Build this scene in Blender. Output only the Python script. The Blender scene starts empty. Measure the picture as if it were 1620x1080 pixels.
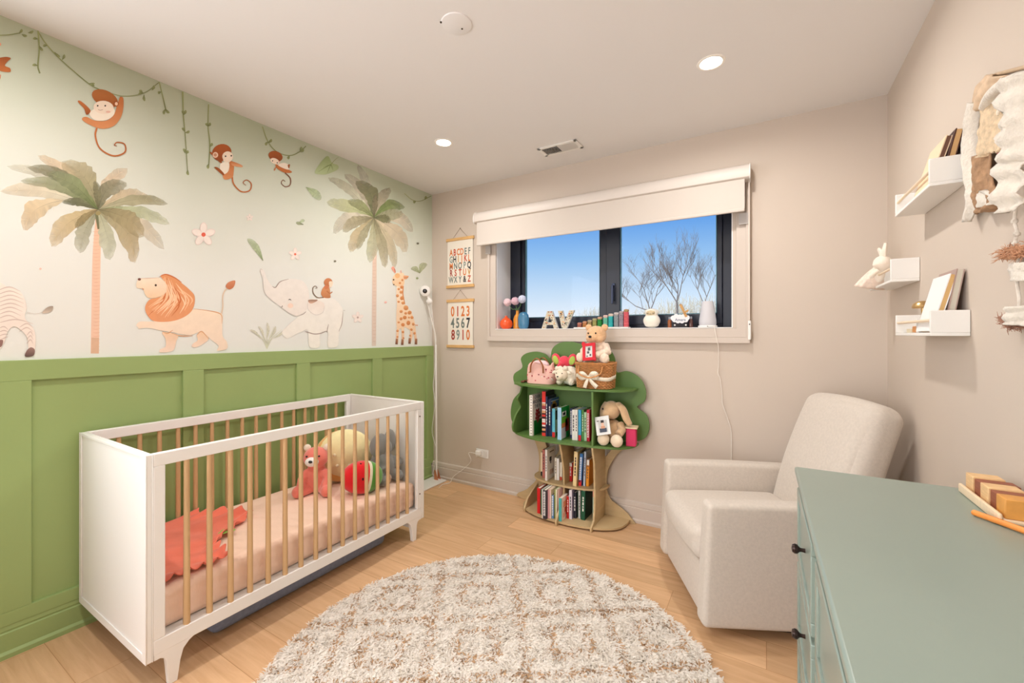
import bpy, bmesh, math, random
import numpy as np
from mathutils import Vector, Matrix, noise, geometry

random.seed(7)
SC = bpy.context.scene
COL = SC.collection

# ------------------------------------------------------------------ camera, world, fill sky, exposure
EYE = Vector((0.0, 0.0, 1.34))
FPX, U0, V0, YAW = 672.4, 810.0, 528.5, math.radians(30.9)
cam_data = bpy.data.cameras.new('camera')
cam_data.sensor_width = 36.0
cam_data.lens = 36.0 * FPX / 1620.0
cam_data.shift_y = -(540.0 - V0) / 1620.0
cam_data.clip_start = 0.02
cam = bpy.data.objects.new('camera', cam_data)
COL.objects.link(cam)
cam.location = EYE
cam.rotation_euler = (math.pi / 2, 0, YAW)
SC.camera = cam

SC.view_settings.view_transform = 'Standard'
SC.view_settings.look = 'None'
SC.view_settings.gamma = 1.0
SC.view_settings.use_curve_mapping = False
SC.view_settings.exposure = 0.2

CAN_POWER = 10.0          # watts of each recessed ceiling light
WORLD_STRENGTH = 0.92
FILL_SKY = (6.1, 6.25, 6.5, 1)    # radiance of the added sky glow behind the camera that fills the room


def lin(c):
    r = []
    for x in c[:3]:
        x = x / 255.0
        r.append(x / 12.92 if x <= 0.04045 else ((x + 0.055) / 1.055) ** 2.4)
    return (r[0], r[1], r[2], 1.0)


def build_world():
    w = bpy.data.worlds.new('sky')
    SC.world = w
    w.use_nodes = True
    nt = w.node_tree
    nt.nodes.clear()
    out = nt.nodes.new('ShaderNodeOutputWorld')
    bg = nt.nodes.new('ShaderNodeBackground')
    tc = nt.nodes.new('ShaderNodeTexCoord')
    sp = nt.nodes.new('ShaderNodeSeparateXYZ')
    mr = nt.nodes.new('ShaderNodeMapRange')
    mr.inputs['From Min'].default_value = -0.1
    mr.inputs['From Max'].default_value = 0.6
    rp = nt.nodes.new('ShaderNodeValToRGB')
    el = rp.color_ramp.elements
    stops = [(-0.1, (225, 220, 212)), (-0.01, (238, 238, 240)), (0.03, (236, 241, 250)), (0.09, (204, 224, 245)),
             (0.17, (152, 195, 239)), (0.25, (102, 161, 232)), (0.6, (64, 124, 212))]
    while len(el) < len(stops):
        el.new(0.5)
    for e, (z, c) in zip(el, stops):
        e.position = (z + 0.1) / 0.7
        e.color = lin(c)
    nt.links.new(tc.outputs['Generated'], sp.inputs[0])
    nt.links.new(sp.outputs['Z'], mr.inputs['Value'])
    nt.links.new(mr.outputs[0], rp.inputs[0])
    # added fill: the unseen sky behind the camera is raised to light the room
    hz = nt.nodes.new('ShaderNodeMapRange')
    hz.inputs['From Min'].default_value = 0.10
    hz.inputs['From Max'].default_value = 0.75
    hz.interpolation_type = 'SMOOTHSTEP'
    dt = nt.nodes.new('ShaderNodeVectorMath')
    dt.operation = 'DOT_PRODUCT'
    dt.inputs[1].default_value = (-0.72, -0.69, 0.0)
    nt.links.new(tc.outputs['Generated'], dt.inputs[0])
    nt.links.new(dt.outputs['Value'], hz.inputs['Value'])
    mx = nt.nodes.new('ShaderNodeMix')
    mx.data_type = 'RGBA'
    mx.inputs[7].default_value = FILL_SKY
    nt.links.new(hz.outputs[0], mx.inputs[0])
    nt.links.new(rp.outputs[0], mx.inputs[6])
    nt.links.new(mx.outputs[2], bg.inputs['Color'])
    bg.inputs['Strength'].default_value = WORLD_STRENGTH
    nt.links.new(bg.outputs[0], out.inputs[0])


build_world()

# ------------------------------------------------------------------ measuring: a point of the photo on a known plane
FW = Vector((-math.sin(YAW), math.cos(YAW), 0))
RT = Vector((math.cos(YAW), math.sin(YAW), 0))


def ray(u, v):
    return FW + RT * ((u - U0) / FPX) + Vector((0, 0, (V0 - v) / FPX))


def onx(u, v, x):
    d = ray(u, v)
    return EYE + d * ((x - EYE.x) / d.x)


def ony(u, v, y):
    d = ray(u, v)
    return EYE + d * ((y - EYE.y) / d.y)


def onz(u, v, z):
    d = ray(u, v)
    return EYE + d * ((z - EYE.z) / d.z)


XL, YB, XR, ZC = -2.721, 3.070, 0.572, 2.66
YR = -1.3                                   # the room runs on behind the camera to here

# ------------------------------------------------------------------ materials
MATS = {}


def mat(name, color, rough=0.6, metal=0.0, var=0.0, vscale=8.0, bump=0.0, bscale=60.0, sheen=0.0,
        coat=0.0, trans=0.0, stretch=(1, 1, 1), spec=0.5, emit=None, sss=0.0):
    """procedural principled material: colour with noise variation and noise bump"""
    if name in MATS:
        return MATS[name]
    m = bpy.data.materials.new(name)
    m.use_nodes = True
    nt = m.node_tree
    b = nt.nodes['Principled BSDF']
    c = lin(color) if max(color) > 1.001 else (*color, 1.0)
    b.inputs['Base Color'].default_value = c
    b.inputs['Roughness'].default_value = rough
    b.inputs['Metallic'].default_value = metal
    b.inputs['Specular IOR Level'].default_value = spec
    if sheen:
        b.inputs['Sheen Weight'].default_value = sheen
    if coat:
        b.inputs['Coat Weight'].default_value = coat
    if trans:
        b.inputs['Transmission Weight'].default_value = trans
    if sss:
        b.inputs['Subsurface Weight'].default_value = sss
        b.inputs['Subsurface Radius'].default_value = (0.02, 0.015, 0.012)
    if emit:
        b.inputs['Emission Color'].default_value = lin(emit[0])
        b.inputs['Emission Strength'].default_value = emit[1]
    tc = nt.nodes.new('ShaderNodeTexCoord')
    mp = nt.nodes.new('ShaderNodeMapping')
    mp.inputs['Scale'].default_value = stretch
    nt.links.new(tc.outputs['Object'], mp.inputs[0])
    if var:
        n = nt.nodes.new('ShaderNodeTexNoise')
        n.inputs['Scale'].default_value = vscale
        n.inputs['Detail'].default_value = 4
        nt.links.new(mp.outputs[0], n.inputs['Vector'])
        r = nt.nodes.new('ShaderNodeMapRange')
        r.inputs['From Min'].default_value = 0.3
        r.inputs['From Max'].default_value = 0.7
        r.inputs['To Min'].default_value = 1.0 - var
        r.inputs['To Max'].default_value = 1.0 + var
        nt.links.new(n.outputs[0], r.inputs['Value'])
        mx = nt.nodes.new('ShaderNodeVectorMath')
        mx.operation = 'SCALE'
        mx.inputs[0].default_value = c[:3]
        nt.links.new(r.outputs[0], mx.inputs['Scale'])
        nt.links.new(mx.outputs[0], b.inputs['Base Color'])
    if bump:
        n2 = nt.nodes.new('ShaderNodeTexNoise')
        n2.inputs['Scale'].default_value = bscale
        n2.inputs['Detail'].default_value = 3
        nt.links.new(mp.outputs[0], n2.inputs['Vector'])
        bp = nt.nodes.new('ShaderNodeBump')
        bp.inputs['Strength'].default_value = bump
        bp.inputs['Distance'].default_value = 0.004
        nt.links.new(n2.outputs[0], bp.inputs['Height'])
        nt.links.new(bp.outputs[0], b.inputs['Normal'])
    MATS[name] = m
    return m


def vmat(name='printed_colours', rough=0.7, spec=0.3, bump=0.0, bscale=80.0, sheen=0.0, var=0.0, vscale=20.0):
    """material that shows the mesh's own colour attribute (prints, dyed yarn, plush)"""
    if name in MATS:
        return MATS[name]
    m = mat(name, (255, 255, 255), rough, bump=bump, bscale=bscale, sheen=sheen, spec=spec)
    nt = m.node_tree
    b = nt.nodes['Principled BSDF']
    a = nt.nodes.new('ShaderNodeAttribute')
    a.attribute_name = 'Col'
    src = a.outputs['Color']
    if var:
        tc = nt.nodes.new('ShaderNodeTexCoord')
        n = nt.nodes.new('ShaderNodeTexNoise')
        n.inputs['Scale'].default_value = vscale
        n.inputs['Detail'].default_value = 5
        nt.links.new(tc.outputs['Object'], n.inputs['Vector'])
        r = nt.nodes.new('ShaderNodeMapRange')
        r.inputs['From Min'].default_value = 0.3
        r.inputs['From Max'].default_value = 0.7
        r.inputs['To Min'].default_value = 1.0 - var
        r.inputs['To Max'].default_value = 1.0 + var
        nt.links.new(n.outputs[0], r.inputs['Value'])
        mx = nt.nodes.new('ShaderNodeVectorMath')
        mx.operation = 'SCALE'
        nt.links.new(src, mx.inputs[0])
        nt.links.new(r.outputs[0], mx.inputs['Scale'])
        src = mx.outputs[0]
    nt.links.new(src, b.inputs['Base Color'])
    return m


# ------------------------------------------------------------------ mesh builder
class MB:
    def __init__(s):
        s.v, s.f, s.c = [], [], []
        s.col = (1, 1, 1, 1)

    def paint(s, rgb, k=1.0):
        c = lin(rgb)
        s.col = (c[0] * k, c[1] * k, c[2] * k, 1)
        return s

    def add(s, vs, fs, cs=None):
        o = len(s.v)
        s.v += [tuple(p) for p in vs]
        s.f += [tuple(i + o for i in f) for f in fs]
        s.c += cs if cs else [s.col] * len(vs)
        return s

    def box(s, a, b, rot=None, piv=None):
        x0, y0, z0 = a
        x1, y1, z1 = b
        vs = [(x0, y0, z0), (x1, y0, z0), (x1, y1, z0), (x0, y1, z0), (x0, y0, z1), (x1, y0, z1), (x1, y1, z1), (x0, y1, z1)]
        if rot:
            p = Vector(piv) if piv else (Vector(a) + Vector(b)) / 2
            vs = [rot @ (Vector(q) - p) + p for q in vs]
        return s.add(vs, [(0, 3, 2, 1), (4, 5, 6, 7), (0, 1, 5, 4), (1, 2, 6, 5), (2, 3, 7, 6), (3, 0, 4, 7)])

    def rbox(s, a, b, r=0.02, n=4, puff=0.0, m=6, rot=None, piv=None):
        """softly rounded box (a cushion when puff > 0)"""
        a, b = Vector(a), Vector(b)
        c, h = (a + b) / 2, (b - a) / 2
        r = min(r, h.x, h.y, h.z)
        vs, fs = [], []
        ts = []
        for ax in range(3):
            t = [-h[ax] + r * (1 - math.cos(math.pi / 2 * i / n)) * 1.0 for i in range(n)]
            inner = np.linspace(-h[ax] + r, h[ax] - r, m + 1)
            t = t + list(inner) + [-q for q in reversed(t)]
            ts.append(t)
        idx = {}

        def vert(p):
            k = (round(p[0], 6), round(p[1], 6), round(p[2], 6))
            if k not in idx:
                q = Vector(p)
                core = Vector([max(-h[i] + r, min(h[i] - r, q[i])) for i in range(3)])
                d = q - core
                if d.length > 1e-9:
                    q = core + d.normalized() * r
                if puff:
                    for i in range(3):
                        j, l = (i + 1) % 3, (i + 2) % 3
                        w = max(0, 1 - (p[j] / h[j]) ** 2) * max(0, 1 - (p[l] / h[l]) ** 2)
                        q[i] += puff * w * (p[i] / h[i]) * min(1, h[i] / 0.1)
                idx[k] = len(vs)
                vs.append(q)
            return idx[k]
        for ax in range(3):
            j, l = (ax + 1) % 3, (ax + 2) % 3
            for sg in (-1, 1):
                for i1 in range(len(ts[j]) - 1):
                    for i2 in range(len(ts[l]) - 1):
                        quad = []
                        for (aa, bb) in ((i1, i2), (i1 + 1, i2), (i1 + 1, i2 + 1), (i1, i2 + 1)):
                            p = [0, 0, 0]
                            p[ax] = sg * h[ax]
                            p[j] = ts[j][aa]
                            p[l] = ts[l][bb]
                            quad.append(vert(p))
                        if sg < 0:
                            quad.reverse()
                        if len(set(quad)) == 4:
                            fs.append(tuple(quad))
        out = []
        for q in vs:
            q = q + c
            if rot:
                pv = Vector(piv) if piv else c
                q = rot @ (q - pv) + pv
            out.append(q)
        return s.add(out, fs)

    def tube(s, pts, r, n=10, cap=True, flat=1.0, closed=False):
        """round tube along points; r a number or a list"""
        pts = [Vector(p) for p in pts]
        k = len(pts)
        rs = r if isinstance(r, (list, tuple)) else [r] * k
        t0 = (pts[1] - pts[0]).normalized()
        up = Vector((0, 0, 1)) if abs(t0.z) < 0.9 else Vector((1, 0, 0))
        nx = t0.cross(up).normalized()
        vs, fs = [], []
        for i in range(k):
            if closed:
                t = (pts[(i + 1) % k] - pts[i - 1]).normalized()
            elif i == 0:
                t = t0
            elif i == k - 1:
                t = (pts[-1] - pts[-2]).normalized()
            else:
                t = (pts[i + 1] - pts[i - 1]).normalized()
            nx = (nx - t * nx.dot(t))
            nx = nx.normalized() if nx.length > 1e-8 else t.orthogonal().normalized()
            ny = t.cross(nx)
            for j in range(n):
                a = 2 * math.pi * j / n
                vs.append(pts[i] + nx * (math.cos(a) * rs[i]) + ny * (math.sin(a) * rs[i] * flat))
        for i in range(k if closed else k - 1):
            for j in range(n):
                i2 = (i + 1) % k
                fs.append((i * n + j, i * n + (j + 1) % n, i2 * n + (j + 1) % n, i2 * n + j))
        if cap and not closed:
            fs.append(tuple(reversed(range(n))))
            fs.append(tuple(range((k - 1) * n, k * n)))
        return s.add(vs, fs)

    def lathe(s, prof, c=(0, 0, 0), n=24, rot=None, sx=1.0, sy=1.0):
        """profile of (radius, height) turned about z"""
        vs, fs = [], []
        c = Vector(c)
        rings = []
        for (r, z) in prof:
            if r < 1e-6:
                rings.append([len(vs)])
                vs.append(Vector((0, 0, z)))
            else:
                rings.append(list(range(len(vs), len(vs) + n)))
                for j in range(n):
                    a = 2 * math.pi * j / n
                    vs.append(Vector((math.cos(a) * r * sx, math.sin(a) * r * sy, z)))
        for A, B in zip(rings[:-1], rings[1:]):
            for j in range(n):
                j2 = (j + 1) % n
                if len(A) == 1 and len(B) > 1:
                    fs.append((A[0], B[j2], B[j]))
                elif len(B) == 1 and len(A) > 1:
                    fs.append((A[j], A[j2], B[0]))
                elif len(A) > 1:
                    fs.append((A[j], A[j2], B[j2], B[j]))
        if len(rings[0]) > 1:
            fs.append(tuple(reversed(rings[0])))
        if len(rings[-1]) > 1:
            fs.append(tuple(rings[-1]))
        vs = [(rot @ q if rot else q) + c for q in vs]
        return s.add(vs, fs)

    def ball(s, c, r, n=16, rot=None):
        """ellipsoid with radii r (number or triple)"""
        r = (r, r, r) if isinstance(r, (int, float)) else r
        c = Vector(c)
        k = max(6, n // 2)
        o = MB()
        o.lathe([(math.sin(math.pi * i / k), -math.cos(math.pi * i / k)) if 0 < i < k else (0, -math.cos(math.pi * i / k)) for i in range(k + 1)], n=n)
        vs = []
        for q in o.v:
            q = Vector((q[0] * r[0], q[1] * r[1], q[2] * r[2]))
            vs.append((rot @ q if rot else q) + c)
        return s.add(vs, o.f)

    def prism(s, poly, p0, ax, ay, an, th):
        """flat outline (2-D points) extruded: p0 + x*ax + y*ay, thickness th along an"""
        p0, ax, ay, an = Vector(p0), Vector(ax), Vector(ay), Vector(an)
        k = len(poly)
        area = sum(poly[i - 1][0] * poly[i][1] - poly[i][0] * poly[i - 1][1] for i in range(k))
        flip = (area > 0) != (ax.cross(ay).dot(an) > 0)
        A = [p0 + ax * x + ay * y for x, y in poly]
        B = [q + an * th for q in A]
        tris = geometry.tessellate_polygon([[Vector((x, y, 0)) for x, y in poly]])
        fs = []
        for t in tris:
            tx = [poly[i] for i in t]
            ar = (tx[1][0] - tx[0][0]) * (tx[2][1] - tx[0][1]) - (tx[2][0] - tx[0][0]) * (tx[1][1] - tx[0][1])
            t = tuple(t) if ar > 0 else tuple(reversed(t))
            if ax.cross(ay).dot(an) > 0:
                fs.append(tuple(i + k for i in t))
                fs.append(tuple(reversed(t)))
            else:
                fs.append(tuple(i + k for i in reversed(t)))
                fs.append(tuple(t))
        for i in range(k):
            j = (i + 1) % k
            q = (i, j, j + k, i + k)
            fs.append(q if not flip else tuple(reversed(q)))
        return s.add(A + B, fs)

    def text(s, string, mtx, size=1.0, depth=0.001, bold=0.0, align='CENTER', squeeze=1.0, shear=0.0):
        """letters from Blender's own font, as mesh, placed by a matrix (x right, y up, z out)"""
        cu = bpy.data.curves.new('letters', 'FONT')
        cu.body = string
        cu.size = size
        cu.extrude = depth / 2
        cu.offset = bold
        cu.align_x = align
        cu.align_y = 'CENTER'
        cu.shear = shear
        cu.resolution_u = 3
        ob = bpy.data.objects.new('letters', cu)
        COL.objects.link(ob)
        dg = bpy.context.evaluated_depsgraph_get()
        dg.update()
        me = bpy.data.meshes.new_from_object(ob.evaluated_get(dg))
        vs = [mtx @ Vector((q.co.x * squeeze, q.co.y, q.co.z)) for q in me.vertices]
        fs = [tuple(p.vertices) for p in me.polygons]
        bpy.data.objects.remove(ob)
        bpy.data.curves.remove(cu)
        bpy.data.meshes.remove(me)
        return s.add(vs, fs)


def tag(o, label=None, cat=None, group=None, kind=None):
    if label:
        o['label'] = label
    if cat:
        o['category'] = cat
    if group:
        o['group'] = group
    if kind:
        o['kind'] = kind
    return o


def wpos(o):
    p = Vector((0, 0, 0))
    while o is not None:
        p = p + o.location
        o = o.parent
    return p


def part(mb, name, material, parent=None, bevel=0.0, seg=2, smooth=35, sub=0, label=None, origin=None, remesh=0.0, disp=None):
    """one mesh object; its vertices are given in room coordinates"""
    org = Vector(origin) if origin is not None else Vector((0, 0, 0))
    base = wpos(parent) if parent is not None else Vector((0, 0, 0))
    if parent is not None and origin is None:
        org = base
    me = bpy.data.meshes.new(name)
    me.from_pydata([(x - org.x, y - org.y, z - org.z) for x, y, z in mb.v], [], mb.f)
    ca = me.color_attributes.new('Col', 'FLOAT_COLOR', 'POINT')
    ca.data.foreach_set('color', np.array(mb.c, dtype=np.float32).ravel())
    me.validate()
    if smooth:
        me.shade_smooth()
        if smooth < 180:
            me.set_sharp_from_angle(angle=math.radians(smooth))
    me.materials.append(material)
    o = bpy.data.objects.new(name, me)
    COL.objects.link(o)
    if parent is not None:
        o.parent = parent
    o.location = org - base
    if bevel:
        bv = o.modifiers.new('bevel', 'BEVEL')
        bv.width = bevel
        bv.segments = seg
        bv.limit_method = 'ANGLE'
        bv.angle_limit = math.radians(40)
        bv.harden_normals = False
    if remesh:
        rm = o.modifiers.new('remesh', 'REMESH')
        rm.mode = 'VOXEL'
        rm.voxel_size = remesh
        rm.use_smooth_shade = True
        sm = o.modifiers.new('smooth', 'SMOOTH')
        sm.factor = 0.5
        sm.iterations = 4
    if sub:
        ss = o.modifiers.new('subdivision', 'SUBSURF')
        ss.levels = sub
        ss.render_levels = sub
    if disp:
        tx = bpy.data.textures.new(name + '_pile', 'CLOUDS')
        tx.noise_scale = disp[1]
        dm = o.modifiers.new('pile', 'DISPLACE')
        dm.texture = tx
        dm.strength = disp[0]
        dm.texture_coords = 'LOCAL'
    if label:
        o['label'] = label
    return o


def thing(name, label, cat, loc, group=None):
    o = bpy.data.objects.new(name, None)
    o.empty_display_size = 0.05
    COL.objects.link(o)
    o.location = loc
    return tag(o, label, cat, group)


def single(mb, name, material, label, cat, origin, group=None, **kw):
    return tag(part(mb, name, material, None, origin=origin, **kw), label, cat, group)


def struct(mb, name, material, parent=None, **kw):
    o = part(mb, name, material, parent, **kw)
    if parent is None:
        o['kind'] = 'structure'
    return o


def smooth_path(pts, n=8, closed=False):
    """Catmull-Rom through points of any dimension"""
    P = [np.array(p, float) for p in pts]
    out = []
    k = len(P)
    rng = range(k) if closed else range(k - 1)
    for i in rng:
        p1, p2 = P[i], P[(i + 1) % k]
        p0 = P[i - 1] if (closed or i > 0) else 2 * p1 - p2
        p3 = P[(i + 2) % k] if (closed or i + 2 < k) else 2 * p2 - p1
        for j in range(n):
            t = j / n
            out.append(0.5 * (2 * p1 + (p2 - p0) * t + (2 * p0 - 5 * p1 + 4 * p2 - p3) * t * t + (3 * p1 - p0 - 3 * p2 + p3) * t ** 3))
    if not closed:
        out.append(P[-1])
    return [tuple(float(q) for q in p) for p in out]


def RX(a): return Matrix.Rotation(math.radians(a), 3, 'X')
def RY(a): return Matrix.Rotation(math.radians(a), 3, 'Y')
def RZ(a): return Matrix.Rotation(math.radians(a), 3, 'Z')


def frame(p, x, y):
    """4x4 matrix: origin p, axes x, y and their normal"""
    x, y = Vector(x).normalized(), Vector(y).normalized()
    z = x.cross(y)
    m = Matrix((x, y, z)).transposed().to_4x4()
    m.translation = Vector(p)
    return m

# ================================================================== THE ROOM
def plank_floor():
    m = bpy.data.materials.new('oak_planks')
    m.use_nodes = True
    nt = m.node_tree
    N, L = nt.nodes, nt.links
    b = N['Principled BSDF']
    tc = N.new('ShaderNodeTexCoord')
    br = N.new('ShaderNodeTexBrick')
    br.offset = 0.37
    br.offset_frequency = 2
    br.inputs['Color1'].default_value = (0.0, 0, 0, 1)
    br.inputs['Color2'].default_value = (1, 1, 1, 1)
    br.inputs['Mortar'].default_value = (0.5, 0.5, 0.5, 1)
    br.inputs['Scale'].default_value = 1.0
    br.inputs['Mortar Size'].default_value = 0.0012
    br.inputs['Mortar Smooth'].default_value = 0.2
    br.inputs['Bias'].default_value = 0.0
    br.inputs['Brick Width'].default_value = 1.13
    br.inputs['Row Height'].default_value = 0.18
    L.new(tc.outputs['Object'], br.inputs['Vector'])
    sx = N.new('ShaderNodeSeparateXYZ')
    L.new(tc.outputs['Object'], sx.inputs[0])
    # grain: stretched noise shifted per board
    mp = N.new('ShaderNodeMapping')
    mp.inputs['Scale'].default_value = (1.2, 16.0, 1.0)
    ad = N.new('ShaderNodeVectorMath')
    ad.operation = 'ADD'
    sc = N.new('ShaderNodeVectorMath')
    sc.operation = 'SCALE'
    sc.inputs['Scale'].default_value = 37.0
    L.new(br.outputs['Color'], sc.inputs[0])
    L.new(tc.outputs['Object'], ad.inputs[0])
    L.new(sc.outputs[0], ad.inputs[1])
    L.new(ad.outputs[0], mp.inputs[0])
    n1 = N.new('ShaderNodeTexNoise')
    n1.inputs['Scale'].default_value = 2.2
    n1.inputs['Detail'].default_value = 7
    n1.inputs['Roughness'].default_value = 0.6
    n1.inputs['Distortion'].default_value = 0.6
    L.new(mp.outputs[0], n1.inputs['Vector'])
    rp = N.new('ShaderNodeValToRGB')
    rp.color_ramp.elements[0].position = 0.28
    rp.color_ramp.elements[0].color = lin((204, 160, 118))
    rp.color_ramp.elements[1].position = 0.72
    rp.color_ramp.elements[1].color = lin((226, 186, 144))
    L.new(n1.outputs[0], rp.inputs[0])
    tone = N.new('ShaderNodeMapRange')
    tone.inputs['To Min'].default_value = 0.88
    tone.inputs['To Max'].default_value = 1.10
    L.new(br.outputs['Color'], tone.inputs['Value'])
    mul = N.new('ShaderNodeVectorMath')
    mul.operation = 'SCALE'
    L.new(rp.outputs[0], mul.inputs[0])
    L.new(tone.outputs[0], mul.inputs['Scale'])
    gap = N.new('ShaderNodeMix')
    gap.data_type = 'RGBA'
    gap.inputs[7].default_value = lin((176, 130, 86))
    L.new(br.outputs['Fac'], gap.inputs[0])
    L.new(mul.outputs[0], gap.inputs[6])
    L.new(gap.outputs[2], b.inputs['Base Color'])
    b.inputs['Roughness'].default_value = 0.42
    b.inputs['Specular IOR Level'].default_value = 0.35
    return m


def wallpaper():
    """printed paper: leaf green at the top washing out to cream"""
    m = mat('wallpaper_wash', (214, 211, 200), 0.8, spec=0.2)
    nt = m.node_tree
    N, L = nt.nodes, nt.links
    b = N['Principled BSDF']
    tc = N.new('ShaderNodeTexCoord')
    sx = N.new('ShaderNodeSeparateXYZ')
    L.new(tc.outputs['Object'], sx.inputs[0])
    n = N.new('ShaderNodeTexNoise')
    n.inputs['Scale'].default_value = 1.1
    n.inputs['Detail'].default_value = 3
    L.new(tc.outputs['Object'], n.inputs['Vector'])
    ma = N.new('ShaderNodeMath')
    ma.operation = 'MULTIPLY_ADD'
    ma.inputs[1].default_value = 0.55
    L.new(n.outputs[0], ma.inputs[0])
    L.new(sx.outputs['Z'], ma.inputs[2])
    rp = N.new('ShaderNodeValToRGB')
    mr = N.new('ShaderNodeMapRange')
    mr.inputs['From Min'].default_value = 1.9
    mr.inputs['From Max'].default_value = 3.0
    L.new(ma.outputs[0], mr.inputs['Value'])
    e = rp.color_ramp.elements
    e[0].position = 0.05
    e[0].color = lin(PAPER)
    e[1].position = 1.0
    e[1].color = lin((190, 200, 174))
    k = e.new(0.5)
    k.color = lin((222, 226, 213))
    L.new(mr.outputs[0], rp.inputs[0])
    L.new(rp.outputs[0], b.inputs['Base Color'])
    return m


PAPER = (236, 237, 231)
WALL = mat('warm_grey_wall_paint', (207, 193, 179), 0.75, var=0.02, vscale=1.5, bump=0.05, bscale=350, spec=0.25)
CEIL = mat('ceiling_paint', (233, 230, 228), 0.8, bump=0.05, bscale=300, spec=0.2)
TRIM = mat('trim_paint', (207, 194, 182), 0.5, spec=0.35)
GREEN = mat('sage_green_paint', (156, 178, 114), 0.45, var=0.03, vscale=2.0, spec=0.4)
WHITE = mat('white_paint', (240, 237, 232), 0.4, var=0.015, vscale=4, spec=0.4)
REVEAL = mat('window_reveal_white', (238, 236, 234), 0.5)
NAVY = mat('dark_window_frame', (24, 29, 44), 0.35, spec=0.5)
T = 0.12

OPX0, OPX1, OPZ0, OPZ1 = -1.993, -0.186, 1.380, 2.30          # window opening in the back wall
b = MB(); b.box((XL - T, YR, -T), (XR + T, YB + T, 0)); struct(b, 'floor', plank_floor())
b = MB(); b.box((XL - T, YR, ZC), (XR + T, YB + T, ZC + T)); struct(b, 'ceiling', CEIL)
b = MB(); b.box((XL - T, 0.22, 0), (XL, YB + T, ZC)).box((XL - T, YR, 2.35), (XL, 0.2199, ZC)).box((XL - T, YR, 0), (XL, 0.2199, 0.95))   # unseen opening behind the camera, added to light the right wall
wall_left = struct(b, 'wall_left', wallpaper())
b = MB(); b.box((XR, YR, 0), (XR + T, YB + T, ZC)); struct(b, 'wall_right', WALL)
b = MB()          # wall behind the camera with an open gap added to let fill light in
b.box((-0.75, YR - T, 0), (XR, YR, ZC)).box((-1.75, YR - T, 2.35), (-0.7501, YR, ZC)).box((XL, YR - T, 0), (-1.7501, YR, ZC))
struct(b, 'wall_front', WALL)
b = MB()
WT = 0.33
b.box((XL, YB, 0), (OPX0, YB + WT, ZC)).box((OPX1, YB, 0), (XR, YB + WT, ZC))
b.box((OPX0, YB, 0), (OPX1, YB + WT, OPZ0)).box((OPX0, YB, OPZ1), (OPX1, YB + WT, ZC))
struct(b, 'wall_back', WALL)

# baseboards: tall flat board, a quirk line near the top, shoe at the floor
def baseboard(name, p0, p1, n, m):
    p0, p1, n = Vector(p0), Vector(p1), Vector(n)
    d = p1 - p0
    prof = [(0, 0), (0.030, 0), (0.030, 0.018), (0.020, 0.028), (0.020, 0.100), (0.0145, 0.104), (0.0145, 0.109),
            (0.017, 0.112), (0.014, 0.140), (0.006, 0.146), (0, 0.146)]
    b = MB()
    b.prism(prof, p0, n, (0, 0, 1), d.normalized(), d.length)
    struct(b, name, m, smooth=0)


baseboard('baseboard_back', (XL, YB, 0), (XR, YB, 0), (0, -1, 0), TRIM)
baseboard('baseboard_right', (XR, YR, 0), (XR, YB - 0.03, 0), (-1, 0, 0), TRIM)
baseboard('baseboard_left', (XL + 0.0025, 0.23, 0), (XL + 0.0025, YB - 0.031, 0), (1, 0, 0), GREEN)

# green board-and-batten panelling on the left wall
b = MB()
x0, x1 = XL, XL + 0.020
ztop, zrail, zlow = 1.230, 1.143, 0.187
YP = 0.23
b.box((XL, YP, 0.0), (XL + 0.004, YB, ztop - 0.002))
edges = [(0.506, 1.057), (1.156, 1.705), (1.802, 2.345), (2.442, 2.978)]
b.box((x0, YP, zrail), (x1, YB, ztop))
b.box((x0, YP, 0.13), (x1, YB, zlow))
ys = [YP] + [v for e in edges for v in e] + [YB]
for i in range(0, len(ys), 2):
    b.box((x0, ys[i], zlow), (x1, ys[i + 1], zrail))
struct(b, 'trim_1', GREEN, bevel=0.0025, smooth=0)

# window casing: flat boards with a raised back band, mitred at the corners
def mitred(b, x0, x1, z0, z1, w, ya, yb):
    """picture frame of width w between depths ya (front) and yb"""
    A = [(x0, z0), (x1, z0), (x1, z1), (x0, z1)]
    B = [(x0 + w, z0 + w), (x1 - w, z0 + w), (x1 - w, z1 - w), (x0 + w, z1 - w)]
    vs = [(x, ya, z) for x, z in A] + [(x, ya, z) for x, z in B] + [(x, yb, z) for x, z in A] + [(x, yb, z) for x, z in B]
    fs = []
    for i in range(4):
        j = (i + 1) % 4
        fs += [(i, j, 4 + j, 4 + i), (8 + j, 8 + i, 12 + i, 12 + j), (j, i, 8 + i, 8 + j), (4 + i, 4 + j, 12 + j, 12 + i)]
    b.add(vs, fs)
b = MB()
cx0, cx1, cz0, cz1 = -2.068, -0.087, 1.282, 2.36
mitred(b, cx0 + 0.020, cx1 - 0.020, cz0 + 0.038, cz1 - 0.020, 0.058, YB - 0.018, YB)
mitred(b, cx0 + 0.0, cx1 - 0.0, cz0 + 0.016, cz1, 0.022, YB - 0.030, YB)
b.box((cx0 + 0.0, YB - 0.0315, cz0), (cx1 - 0.0, YB, cz0 + 0.0375))
struct(b, 'trim_2', TRIM, bevel=0.0025, smooth=0)
# reveal lining of the opening
b = MB()
t = 0.006
b.box((OPX0, YB, OPZ0), (OPX0 + t, YB + 0.27, OPZ1)).box((OPX1 - t, YB, OPZ0), (OPX1, YB + 0.27, OPZ1))
b.box((OPX0, YB - 0.018, OPZ0), (OPX1, YB + 0.27, OPZ0 + 0.005)).box((OPX0, YB, OPZ1 - t), (OPX1, YB + 0.27, OPZ1))
struct(b, 'trim_3', REVEAL, smooth=0)

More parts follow.
